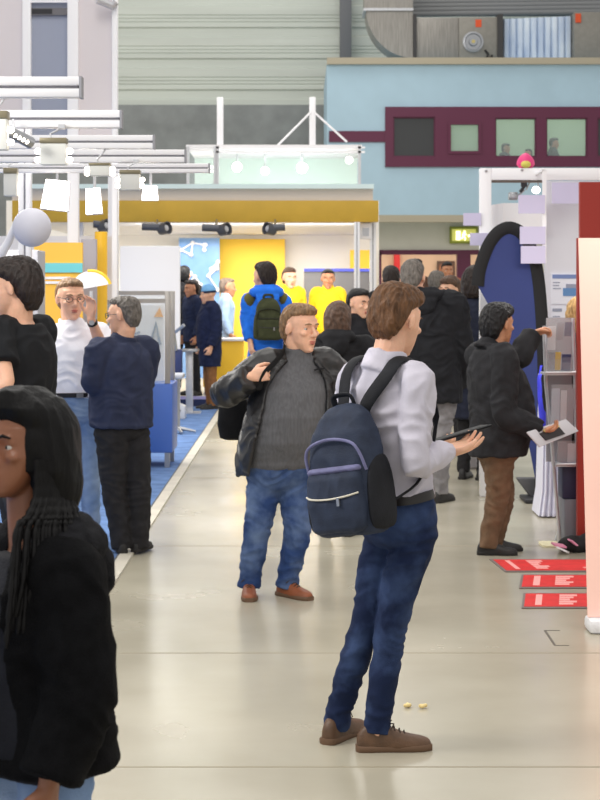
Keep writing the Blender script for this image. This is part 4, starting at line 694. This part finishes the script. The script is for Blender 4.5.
# --- young man with the backpack
Y1 = F/262
SH1 = cloth('shirt_lilac_grey', (196,192,204), .05, .8, .12, 220)
P1 = person('young man in pale grey shirt and dark jeans wearing a backpack, seen from behind', X_(385,Y1), Y1, 1.77, th=124, tc=132, hh=138, pitch=12, hair=('quiff', H_BROWN), det=2, fit='slim', sw=.172, hs_=1.05,
  tops=[dict(n='shirt', m=SH1, e=.010, t0=.10, t1=.985, cuff=1, collar='shirt', fold=.012, fs=(9,9,13), sf=.98)], pants=('jeans', JEAN, .008), shoes=LEATH, sole=RUB, laces=LACE, belt=BELT, pw=.9, pw_hem=.98,
  pel=(401,510,.02), neck=(385,364,.0), head=(397,322,.04),
  arms={'R': ((415,463,-.19), (444,453,'f')), 'L': ((352,462,.30), (418,450,.42))},
  hands={'R': dict(n=V((0,-.35,1)), curl=.25, d=V((.75,.35,.22))), 'L': dict(n=V((.3,.2,.9)), curl=.35, d=V((.8,-.2,.1)))},
  legs={'R': ((391,628,-.02), (377,725,-.03)), 'L': ((367,618,.06), (336,720,.12))}, toes=(150, 96))
# tablet and backpack
h = P1['W']['R']; tb = thing('tablet', 'thin black tablet held by the young man with the backpack', 'tablet', at(460,437,h.y+.1)); A_, B_ = at(431,445.5,h.y+.12), at(488,428.5,h.y+.16)
d = (B_-A_).normalized(); n_ = V((-.24,.05,1)); n_ = (n_-d*n_.dot(d)).normalized(); w_ = n_.cross(d); M = Matrix((d, w_, n_)).transposed(); cT = (A_+B_)/2+n_*.012
g = G(); g.box(cT, ((B_-A_).length, .17, .009), M); mk('body', g, mat('tablet_black', (22,22,26), .55, spec=.2), tb, bevel=.003); g = G(); g.box(cT+n_*.005, ((B_-A_).length-.024, .15, .0016), M); mk('screen', g, mat('tablet_glass', (20,21,25), .6, spec=.15), tb)
def backpack(root_lab, c, yaw, tilt, H, W, D, mats, name='backpack', det=True):
    f, l = axes(yaw); M0 = Matrix((l, f, V((0,0,1)))).transposed(); M = Matrix.Rotation(R(tilt), 3, f) @ M0
    t = thing(name, root_lab, 'backpack', c); T = lambda x, y, z: c+M @ V((x, y, z)); ml, mb, mt, mz = mats
    def sh(levels, yoff=0, n=30, e=3):
        return [sup(T(0, yoff+y, z), M @ V((1,0,0)), M @ V((0,1,0)), w, d, n, e) for z, w, d, y in levels]
    g = G(); g.loft(sh([(-H*.5,W*.36,D*.30,0),(-H*.485,W*.44,D*.40,0),(-H*.44,W*.49,D*.47,0),(-H*.2,W*.5,D*.5,0),(H*.1,W*.48,D*.46,-.004),(H*.28,W*.43,D*.40,-.012),(H*.4,W*.34,D*.31,-.022),(H*.47,W*.22,D*.2,-.03),(H*.5,W*.1,D*.1,-.035)])); mk('main_bag', g, ml, t, vox=.007, sm=2, fold=(.005,(7,7,7)))
    g = G(); g.loft(sh([(-H*.47,W*.33,D*.2,0),(-H*.44,W*.40,D*.27,0),(-H*.25,W*.42,D*.33,0),(-H*.06,W*.40,D*.27,0),(-H*.01,W*.37,D*.17,0)], D*.38)); fp = mk('front_pocket', g, ml, t, vox=.006, sm=2, fold=(.004,(8,8,8)))
    g = G(); g.loft(sh([(-H*.02,W*.385,D*.2,0),(-H*.0,W*.40,D*.25,0),(H*.02,W*.39,D*.2,0),(H*.028,W*.36,D*.12,0)], D*.37)); mk('pocket_flap', g, mt, t, vox=.006, sm=2)
    g = G(); g.tube([T(x, y, z) for x, y, z in catmull([(-W*.4,D*.55,-H*.18),(-W*.25,D*.70,-H*.2),(0,D*.735,-H*.21),(W*.25,D*.70,-H*.2),(W*.4,D*.55,-H*.18)], 3)], .0035, 8); mk('zip', g, mz, fp)
    g = G(); g.box(T(W*.17,D*.74,-H*.235), (.012,.006,.03), M); mk('zip_puller', g, mat('steel', (170,172,176)), fp)
    g = G(); g.tube([T(x, y, z) for x, y, z in catmull([(-W*.44,D*.30,-H*.02),(-W*.41,D*.41,H*.12),(-W*.3,D*.44,H*.2),(0,D*.46,H*.235),(W*.3,D*.44,H*.2),(W*.41,D*.41,H*.12),(W*.44,D*.30,-H*.02)], 4)], (.006), 8); mk('trim_band', g, mt, t)
    for s in (-1, 1):
        g = G(); g.loft(sh([(-H*.48,.018,D*.3,0),(-H*.4,.026,D*.42,0),(-H*.2,.024,D*.42,-.005),(-H*.05,.02,D*.38,-.008),(H*.06,.012,D*.26,-.015),(H*.09,.006,D*.12,-.02)], 0, 18, 2.2)); g.v = [v+(M @ V((s*W*.465,0,0))) for v in g.v]; mk('side_pocket', g, mb, t, sub=1)
    g = G(); g.tube([T(x, y, z) for x, y, z in catmull([(-.045,-D*.2,H*.47),(-.04,-D*.12,H*.55),(0,-D*.1,H*.565),(.04,-D*.12,H*.55),(.045,-D*.2,H*.47)], 4)], [(.012,.006)]*17, 8); mk('grab_handle', g, mb, t)
    return t, T, M
NB = cloth('pack_navy', (44,52,70), .2, .7, .3, 240); NBB = cloth('pack_black', (26,27,32), .2, .7); NBT = cloth('pack_trim', (112,112,146), .15, .8)
fB, lB = P1['fc'], P1['lc']; c1 = at(347,469,Y1-.155)
bp1, TB, MB = backpack('navy backpack with lavender trim and pale zip on the young man', c1, 132+180+8, 9, .49, .31, .19, (NB, NBB, NBT, mat('zip_cream', (206,200,184), .5)))
for s in ('L', 'R'):
    sg = 1 if s == 'L' else -1; N1 = P1['N']; sh = lerp(N1, P1['S'][s], .62); bk = TB(-sg*.055,-.085,.20)
    pts = [bk+V((0,0,-.03)), bk-fB*.0+V((0,0,.03)), sh-fB*.10+V((0,0,.0)), sh-fB*.035+V((0,0,.058)), sh+fB*.045+V((0,0,.045)), sh+fB*.118+V((0,0,-.05)), sh+fB*.145+lB*(sg*.02)+V((0,0,-.2)), P1['S'][s]+lB*(sg*-.0)+fB*.06+V((0,0,-.30)), TB(-sg*.145,-.06,-.14)]
    if s == 'R': pts[-2] = P1['S'][s]+lB*.0+fB*.02+V((0,0,-.36)); 
    g = G(); pts = catmull(pts, 5); g.tube(pts, [(.031,.0075)]*30+[(.014,.005)]*(len(pts)-30), 10, ref=tuple(lB.cross(V(pts[1])-V(pts[0])))); mk('shoulder_strap', g, NBB, bp1)
# --- heavy man in the grey sweater
Y2 = F/175
LJ = mat('jacket_black_leather', (36,35,36), .42, var=.2, vscale=10, bump=.25, bscale=50, spec=.5); SW = mat('sweater_grey', (92,92,95), .9, var=.12, vscale=30, bump=.4, bscale=220, stretch=(3,3,.5))
def zip2(root, ring, hd, N, P, fc, lc, k):
    c = N+fc*.088-V((0,0,.03)); g = G(); g.tube([c+V((0,0,.03))-fc*.012, c-V((0,0,.03))+fc*.012, c-V((0,0,.075))+fc*.022], [(.012,.006)]*3, 8, ref=tuple(fc)); mk('zip_placket', g, BLK, root)
    c = N+lc*.1+fc*.135-V((0,0,.075)); g = G(); g.box(c, (.06,.02,.008), Matrix((lc, fc, V((0,0,1)))).transposed() @ Matrix.Rotation(R(-10),3,'Y')); mk('chest_zip', g, BLK, root)
P2 = person('heavy man in grey sweater, open black leather jacket and blue jeans facing the camera', X_(280,Y2), Y2, 1.72, th=8, tc=10, hh=44, pitch=4, fit='fat', skin=SKIN, hair=('short', H_SAND), det=2, sw=.185, hs_=1.14,
  tops=[dict(n='sweater', m=SW, e=.016, t0=-.04, t1=1.0, collar='stand', fold=.005, sl=.4, after=zip2, hemband=1), dict(n='jacket', m=LJ, e=.040, t0=-.12, t1=.97, open=47, fold=.013, sf=1.08, cuff=1, flare=.045)], pants=('jeans', JEANM, .010, .05), shoes=TANL, sole=RUB, laces=LACE, pw=1.16,
  pel=(281,462,0), neck=(298,355,.0), head=(301,329,-.03),
  arms={'R': ((224,394,-.02), (250,377,-.22)), 'L': ((346,412,.02), (338,450,-.1))},
  hands={'R': dict(d=V((.75,-.2,.18)), n=V((.2,.9,-.1)), curl=1.0)},
  legs={'R': ((257,533,-.03), (249,582,.0)), 'L': ((297,535,-.03), (287,582,.0))}, toes=(42, 2))
t = thing('shoulder_bag', 'black bag slung behind the heavy man in grey sweater', 'bag', at(236,425,Y2+.12)); c = at(234,416,Y2+.27); g = G(); g.loft([sup(c+V((0,0,z)), V((1,0,0)), V((0,1,0)), w, d, 22, 2.8) for z, w, d in ((-.14,.05,.03),(-.13,.085,.05),(-.05,.1,.06),(.06,.09,.06),(.13,.07,.04))]); mk('body', g, cloth('bag_black', (28,28,30)), t, sm=1)
N2, S2 = P2['N'], P2['S']['R']; g = G(); sh = lerp(N2, S2, .45); fi = P2['W']['R']+V((.75,-.2,.18)).normalized()*.085; pts = catmull([c+V((.03,0,.12)), sh+V((0,.14,-.03)), sh+V((0,.03,.078)), sh+V((-.005,-.10,.045)), lerp(sh, fi, .55)+V((0,-.07,.02)), fi+V((0,-.012,.0)), fi+V((-.03,.03,-.09))], 5); g.tube(pts, [(.021,.006)]*len(pts), 8, ref=(1,0,0)); mk('strap', g, cloth('bag_black', (28,28,30)), t)
# --- man in brown trousers
Y3 = F/150.3
COAT3 = cloth('coat_charcoal', (40,40,43), .2, .85, .3, 120)
P3 = person('man in black coat and brown trousers reaching toward the brochure rack', X_(492,Y3), Y3, 1.64, th=100, tc=112, hh=128, pitch=2, fit='fat', hs_=1.15, skin=SKIN2, hair=('mop', H_BLACK), det=1, sw=.2,
  tops=[dict(n='coat', m=COAT3, e=.035, t0=-.16, t1=.98, collar='stand', fold=.011, sf=1.2, cuff=1, flare=.03)], pants=('trousers', BRT, .009), shoes=SHB, pw=1.22,
  pel=(497,440,0), neck=(491,348,.0), head=(499,325,.03),
  arms={'R': ((505,414,-.24), (539,431,-.24)), 'L': ((518,358,.14), (532,334,.22))},
  hands={'R': dict(d=V((.85,-.1,.15)), n=V((0,-.3,1)), curl=.45), 'L': dict(d=V((.9,.1,.25)), n=V((0,-.5,-.8)), curl=.55)},
  legs={'R': ((497,500,-.07), (488,544,-.08)), 'L': ((503,498,.07), (494,541,.08))}, toes=(96, 84))
h = P3['W']['R']; bk = thing('clipboard', 'white clipboard with dark booklet held by the man in brown trousers', 'clipboard', h+V((.14,0,-.02))); g = G(); Yc = h.y; q = lambda x, y, d: at(x, y, Yc+d); c4 = [q(527,432,-.12), q(566,419,.12), q(579,431,.14), q(540,447,-.1)]
nn = (c4[1]-c4[0]).cross(c4[3]-c4[0]).normalized(); nn = nn if nn.z > 0 else -nn; g.prism(c4, -nn*.012); mk('board', g, mat('clip_grey', (206,206,212), .5), bk, bevel=.003)
P_ = lambda u, v: lerp(lerp(c4[0], c4[1], u), lerp(c4[3], c4[2], u), v)
g = G(); g.prism([P_(u,v)+nn*.001 for u, v in ((.2,.3),(.68,.3),(.66,.85),(.2,.8))], nn*.012); mk('booklet', g, mat('booklet_dark', (44,40,42), .4), bk); g = G(); g.prism([P_(u,v)+nn*.014 for u, v in ((.3,.18),(.68,.18),(.68,.34),(.3,.34))], nn*.006); mk('yellow_note', g, mat('note_yellow', (220,200,130), .6), bk)
# --- man in navy jacket, arms crossed
Y4 = F/151
JK4 = cloth('jacket_navy', (45,51,74), .12, .8, .2, 200)
P4 = person('grey-haired man in navy jacket and black trousers standing with folded arms, seen from behind', X_(124,Y4), Y4, 1.69, th=-140, tc=-138, hh=-112, pitch=4, hs_=1.13, fit='big', skin=SKIN, hair=('crop', H_GREY), det=1, sw=.2,
  tops=[dict(n='jacket', m=JK4, e=.034, t0=-.06, t1=.98, collar='stand', fold=.010, sf=1.2, cuff=1, hemband=1, flare=.02)], pants=('trousers', BKT, .009, .02), gz=.012, shoes=SHB, pw=1.28, glasses=DARK,
  pel=(122,421,0), neck=(123,342,.0), head=(123,316,.0),
  arms={'L': ((94,382,-.12), (112,381,.2)), 'R': ((142,382,.16), (112,374,.28))}, hands={'L': dict(curl=.6, d=V((.6,.7,0))), 'R': dict(curl=.6, d=V((-.8,-.1,0)))},
  legs={'L': ((114,490,-.02), (122,544,.0)), 'R': ((139,490,.03), (139,544,.05))}, toes=(-170, 165))
# --- man in black t-shirt
Y5 = F/200
TEE = cloth('tee_black', (26,27,30), .15, .85, .15, 220)
P5 = person('dark-haired person in black t-shirt at the left photo edge', X_(22,Y5), Y5, 1.84, th=-115, tc=-118, hh=-102, pitch=6, gz=.012, hs_=1.1, hair=('mop', H_DARK), det=1, sw=.17, fit='big',
  tops=[dict(n='t_shirt', m=TEE, e=.02, t0=-.16, t1=.97, sl=.48, fold=.008, sf=1.25)], pants=('trousers', BKT), shoes=SHB,
  pel=(20,446,0), neck=(19,321,0), head=(14,289,0), arms={'L': ((5,386,-.3), (-40,380,-.25)), 'R': ((2,385,.25), (-45,370,.2))}, hands={'L': dict(curl=.5), 'R': dict(curl=.5)},
  legs={'L': ((20,540,0), (22,625,0)), 'R': ((32,540,.1), (34,622,.1))}, toes=(-110,-120))
# --- man in white shirt with raised hand
Y6 = F/145
WS = cloth('shirt_white', (238,238,246), .04, .75, .12, 200)
def pock6(root, ring, hd, N, P, fc, lc, k):
    c = N+lc*.075+fc*.148-V((0,0,.2)); M = Matrix((lc, fc, V((0,0,1)))).transposed(); g = G(); g.box(c, (.1,.012,.12), M); mk('pocket', g, WS, root, bevel=.003)
P6 = person('man in white shirt and light jeans with glasses and a raised hand facing the camera', X_(74,Y6), Y6, 1.82, th=15, tc=14, hh=22, gz=.012, hs_=1.15, hair=('crop', H_SAND), det=1, fit='big', skin=SKIN, glasses=DARK, belt=BELT,
  tops=[dict(n='shirt', m=WS, e=.016, t0=.08, t1=.97, sl=.52, fold=.008, sf=1.25, collar='shirt', after=pock6)], pants=('jeans', JEANL, .007), shoes=TANL,
  pel=(77,404,0), neck=(72,326,0), head=(71,299,-.02), arms={'L': ((104,353,-.05), (91,319,-.22)), 'R': ((40,362,0), (38,390,-.15))},
  hands={'L': dict(d=V((.05,-.15,1)), n=V((-.5,-.8,0)), curl=.3)}, legs={'L': ((90,474,0), (92,535,0)), 'R': ((66,474,0), (64,535,0))}, toes=(25,-5))
w = P6['W']['L']; d = (w-P6['E']['L']).normalized(); wt = thing('wrist_watch', 'black watch on the raised wrist of the white-shirted man', 'watch', w-d*.03); g = G(); g.tube([w-d*.045, w-d*.02], .036, 16); mk('strap', g, BELT, wt, bevel=.003); g = G(); g.tube([w-d*.032+V((0,-.032,0)), w-d*.032+V((0,-.044,0))], .018, 14); mk('dial', g, STEEL, wt)
# --- woman in the foreground
Y7 = F/480
FLEECE2 = mat('hood_black_fleece', (34,34,37), .95, var=.3, vscale=40, bump=.5, bscale=220, spec=.12)
FLEECE = mat('jacket_black_fleece', (15,15,17), .95, var=.25, vscale=30, bump=.45, bscale=300, spec=.12, sheen=0); TOP7 = cloth('top_dark', (34,35,42))
P7 = person('young woman with long black braids in black hooded jacket, nearest at the left edge', X_(30,Y7), Y7, 1.525, th=-45, tc=-48, hh=-38, pitch=-3, fit='fem', skin=SKIN3, lips=LIPD, hair=('long', mat('hair_sleek_black', (13,12,13), .55, var=.2, vscale=40, bump=.3, bscale=120, spec=.2, stretch=(1,1,.2))), det=2, sw=.15, hs_=.98,
  tops=[dict(n='top', m=TOP7, e=.022, t0=-.3, t1=.99, sl=0, fold=.004), dict(n='jacket', m=FLEECE, e=.036, t0=-.25, t1=.95, open=24, collar='hood', hm=FLEECE2, hw=1.1, fold=.010, fs=(6,6,8), sf=1.16, cuff=1, hemband=1, flare=.012)], pants=('jeans', JEANL, .006, .03), shoes=SHB,
  pel=(34,716,.0), neck=(30,548,.0), head=(20,449,-.01), arms={'L': ((80,690,-.14), (50,778,-.19)), 'R': ((-60,680,0), (-70,780,-.1))}, hands={'L': dict(curl=.5, d=V((-.15,-.1,-1)), n=V((-.8,.4,0)))},
  legs={'L': ((55,955,0), (58,1090,0)), 'R': ((0,955,.05), (-2,1090,.05))})
hd = P7['hd']; rng = random.Random(11)
for i in range(24):
    u = i/23; y0 = lerp(.03, -.09, u); x0 = .1-.02*abs(u-.4); x1 = lerp(.105,.135,u)+rng.uniform(-.008,.008); y1 = lerp(.10,-.09,u); fall = lerp(.24,.03,min(1,u*1.25))*rng.uniform(.8,1.15)
    pts = catmull([hd(x0*.95,y0*.9,-.02), hd(x0,y0,-.10), hd(lerp(x0,x1,.55)+.004,lerp(y0,y1,.5),-.152), hd(x1,y1,-.185), hd(x1+.022,y1+.03*(1-u),-.215-fall*.45), hd(x1+.018+rng.uniform(-.012,.012),y1+.045*(1-u),-.215-fall)], 7)
    g = G(); g.tube(pts, [.0058+.0014*math.sin(j*2.1) for j in range(len(pts)-1)]+[.003], 7); mk('braid', g, MATS['hair_sleek_black'], P7['root'])
Mt = Matrix((P7['lc'], P7['fc'], V((0,0,1)))).transposed(); g = G(); g.box(P7['N']+P7['fc']*.155-V((0,0,.135))+P7['lc']*.045, (.03,.01,.06), Mt); mk('name_badge', g, WHITE, P7['root'])
# --- tall man in black coat
Y8 = F/121
person('tall grey-haired man in long black coat and grey trousers walking away', X_(432,Y8), Y8, 1.95, th=172, tc=170, hh=165, hair=('short', H_GREY), det=1, fit='big', sw=.21, pitch=14,
  tops=[dict(n='coat', m=cloth('coat_black', (28,29,33)), e=.045, t0=-.22, t1=.97, collar='hood', fold=.010, sf=1.25, cuff=1)], pants=('trousers', GRT, .009), shoes=SHB, pw=1.18,
  pel=(432,383,0), neck=(425,297,0), head=(413,279,-.02), arms={'R': ((461,352,.0), (456,385,.1)), 'L': ((398,350,0), (402,386,.1))}, legs={'R': ((440,440,-.05), (440,490,-.05)), 'L': ((424,440,.1), (428,484,.25))}, toes=(168,150))
# --- the others, less in view
def crowd(lab, px, top, Y, yaw, hair, skin, coat, trs, gz=0, fit='avg', hh=None, t0=-.2, e=.03, collar='stand', det=0, face=True, shoes=SHB, group=None, **kw):
    H = EYE+(HZ-top)*Y/F-gz
    return person(lab, X_(px,Y), Y, H, th=yaw, hh=yaw if hh is None else hh, gz=gz, fit=fit, skin=skin, hair=hair, det=det, face=face, tops=[dict(n='shirt' if e < .02 else 'coat', m=coat, e=e, t0=t0, t1=.97, collar=collar, fold=.008, sf=1.1, **kw.pop('top', {}))], pants=('trousers', trs), shoes=shoes, **kw)
crowd('woman in long navy coat standing between the tall man and the blue flag', 475, 267, F/108, 150, ('bob', H_DARK), SKIN, cloth('coat_dark_navy', (36,40,56)), BKT, t0=-.75, fit='fem')
crowd('brown-haired woman in black bending behind the heavy man', 338, 303, F/140, 172, ('bob', H_MID), SKIN, BLK, BKT, fit='big', collar='hood', sw=.22)
crowd('black-haired man in black jacket looking right behind the stooping woman', 357, 289, F/110, 42, ('short', H_BLACK), SKIN, cloth('jacket_soft_black', (34,34,38)), BKT, fit='big')
P12 = crowd('visitor in bright blue hooded jacket seen from behind', 266, 262, F/100, 187, ('short', H_DARK), SKIN, cloth('jacket_bright_blue', (40,118,232), .08), BKT, hh=215, fit='slim', collar='hood', e=.012, det=1, sw=.14, arms={'L': ((247,318,-.02), (250,340,-.1)), 'R': ((288,318,-.02), (286,340,-.1))})
g = G(); r_ = P12['ring']; OL = cloth('olive_patch', (92,88,48))
for s in ('L', 'R'):
    sg = 1 if s == 'L' else -1; S_ = P12['S'][s]; g = G(); g.ell(lerp(P12['N'], S_, .98)+V((0,-.012,-.005)), (.075,.092,.085), None, 16, 10); mk('shoulder_patch', g, OL, P12['root'])
OLV = cloth('pack_olive', (62,66,44)); c = P12['N']-P12['fc']*.23-V((0,0,.25)); backpack('small olive backpack on the visitor in bright blue jacket', c, 7, 0, .42, .27, .13, (OLV, OLV, cloth('pack_olive_trim', (44,46,34)), DARK))
YS_ = cloth('shirt_yellow', (250,206,40), .06)
crowd('yellow-shirted staff member with fair hair behind the blue-jacketed visitor', 289, 269, 29.0, 20, ('short', H_MID), SKIN, YS_, BKT, gz=.155, hs_=1.25, e=.016, collar='shirt')
crowd('yellow-shirted staff member with dark short hair facing the aisle', 328, 270, 29.3, 0, ('crop', H_BLACK), SKIN2, YS_, BKT, gz=.155, hs_=1.25, e=.016, collar='shirt', fit='big')
crowd('balding man in light blue shirt at the yellow counter facing right', 226, 279, 28.4, 95, ('crop', hairmat('hair_greying', (120,104,92))), SKIN2, cloth('shirt_light_blue', (166,192,226), .06), NVY, gz=.155, hs_=1.25, e=.016, collar='shirt', arms=None or {})
P16 = crowd('person in dark navy coat and pale blue cap before the yellow counter', 210, 285, 26.35, -70, ('none', None), SKIN, cloth('coat_ink_navy', (30,38,68)), cloth('trousers_rust', (140,96,60)), t0=-.55, fit='big', shoes=SHB, gz=0)
hd = P16['hd']; cap = thing('knit_cap', 'pale blue cap on the person in dark navy coat', 'cap', P16['hd'].c+V((0,0,.05))); g = G(); g.loft([sup(hd(0,-.012,z), hd.L, hd.Fw, w, d, 20, 2.1) for z, w, d in ((.03,.088,.108),(.06,.09,.11),(.1,.075,.092),(.125,.045,.055),(.135,.015,.02))]); mk('crown', g, cloth('cap_blue', (128,186,236), .06), cap); g = G(); g.loft([sup(hd(0,-.012,z), hd.L, hd.Fw, .092, .112, 20, 2.1) for z in (.022,.05)]); mk('band', g, NVY, cap)
crowd('dark-haired man in black clothes at the edge of the white partition', 184, 266, 27.9, 175, ('short', H_BLACK), SKIN, BLK, BKT, gz=.155)
crowd('shorter person in dark clothes next to the dark-haired man by the partition', 193, 280, 27.3, -60, ('short', H_DARK), SKIN2, NVY, BKT, gz=.155)
crowd('visitor with dark hair in dark clothing left of the tall man, by the doorway', 391, 266, 20.5, 180, ('short', H_DARK), SKIN, BLK, BKT)
crowd('visitor with black hair directly beyond the tall grey-haired man, in the doorway', 415, 259, 33.0, 30, ('short', H_BLACK), SKIN2, cloth('coat_brown', (86,62,50)), BKT)
crowd('grey-haired visitor in dark jacket right of the tall man', 436, 271, 24.0, 150, ('short', H_GREY), SKIN, cloth('jacket_slate', (62,66,76)), BKT)
crowd('brown-haired woman in white cardigan right of the tall man', 451, 277, 20.0, -40, ('bob', H_MID), SKIN, cloth('cardigan_white', (216,216,222), .06), BKT, fit='fem')
crowd('black-haired visitor in rust top at the back of the doorway', 447, 262, 38.0, 10, ('short', H_BLACK), SKIN2, cloth('top_rust', (150,88,60)), BKT)
crowd('person in black coat with blond bob between the rack and the pale pink banner', 580, 298, 12.95, 165, ('bob', H_BLOND), SKIN, BLK, BKT, t0=-.35, fit='fem')
UF = zb+.15
for lab, px, top, Y, yaw in (('left of the two seated heads in the upper window',505,143.5,YU+1.0,60), ('right of the two seated heads in the upper window',529,149,YU+.9,-50), ('dark-haired person standing in the upper window nearest the pink egg',553,138,YU+.9,80)):
    H = 1.5; zt_ = EYE+(HZ-top)*Y/F; crowd(lab, px, HZ-(UF+ (zt_-UF) -EYE)*F/Y, Y, yaw, ('short', H_DARK), SKIN2, cloth('jumper_dark', (50,56,60)), BKT, gz=UF) if zt_-UF < 2.2 else person(lab, X_(px,Y), Y, 1.75, th=yaw, gz=zt_-1.75, hair=('short', H_DARK), skin=SKIN2, det=0, tops=[dict(n='jumper', m=cloth('jumper_dark', (50,56,60)), e=.02, t0=-.2, collar='stand')], pants=('trousers', BKT), shoes=SHB)
# ---------------------------------------------------------------- light, sky, camera
w = bpy.data.worlds.new('hall_air'); bpy.context.scene.world = w; w.use_nodes = True
w.node_tree.nodes['Background'].inputs['Color'].default_value = (1,.98,.95,1); w.node_tree.nodes['Background'].inputs['Strength'].default_value = .66
def area(name, loc, size, power, rot=(0,0,0), col=(1,.97,.92)):
    l = bpy.data.lights.new(name, 'AREA'); l.shape = 'RECTANGLE'; l.size, l.size_y = size; l.energy = power; l.color = col
    o = bpy.data.objects.new(name, l); C.objects.link(o); o.location = loc; o.rotation_euler = rot; return o
for i, y in enumerate((2, 11, 20, 29, 38)): area('hall_light', (-1.5 if i % 2 else 1, y, 9.5), (3,5), 215)
area('hall_light', (-3, 43, 13), (14,3), 300, (R(62),0,0)); area('stand_lamp', (-2.9, 6.4, 3.3), (.9,1.2), 80, (0, R(-48), 0)); area('stand_lamp', (-2.6, 13, 3.2), (1.2,2), 90, (0, R(-35), 0)); area('stand_lamp', (-2.4, 20.5, 3.1), (1.6,3), 120)  # wide hall light facing the ribbed wall is an added fill
area('booth_light', (-1.2, 31, 2.65), (5,3), 170); area('booth_light', (-.6, 27.5, 2.6), (4,.5), 90, (R(55),0,0)); area('cabin_lamp', (-.1, 31.6, 4.05), (2,1), 22, col=(.92,1,.96))  # booth light facing the yellow-shirted staff is an added front fill
area('stand_lamp_right', (2.4, 13, 2.6), (1,1.2), 25); area('banner_fill', (1.9, 8.4, 2.9), (.6,.6), 15, (R(28),0,0), (1,.86,.8)); area('foyer_lamp', (3.5, 48, 3.3), (5,2.5), 120)  # light at the banner is added only to brighten the pink sheet
area('upper_room_lamp', (6, 46.8, 7.2), (6,2), 50, col=(.95,1,.85))
cam = bpy.data.cameras.new('camera'); co = bpy.data.objects.new('camera', cam); C.objects.link(co); co.location = (0,0,EYE); co.rotation_euler = (R(90),0,0)
cam.sensor_fit = 'VERTICAL'; cam.sensor_height = 36; cam.lens = F/800*36; cam.shift_y = (HZ-400)/800; cam.clip_end = 200; cam.clip_start = .05
cam.dof.use_dof = True; cam.dof.focus_distance = 7.0; cam.dof.aperture_fstop = 11
sc = bpy.context.scene; sc.camera = co; vs = sc.view_settings; vs.view_transform = 'Standard'; vs.look = 'None'; vs.gamma = 1; vs.exposure = .2; vs.use_curve_mapping = False
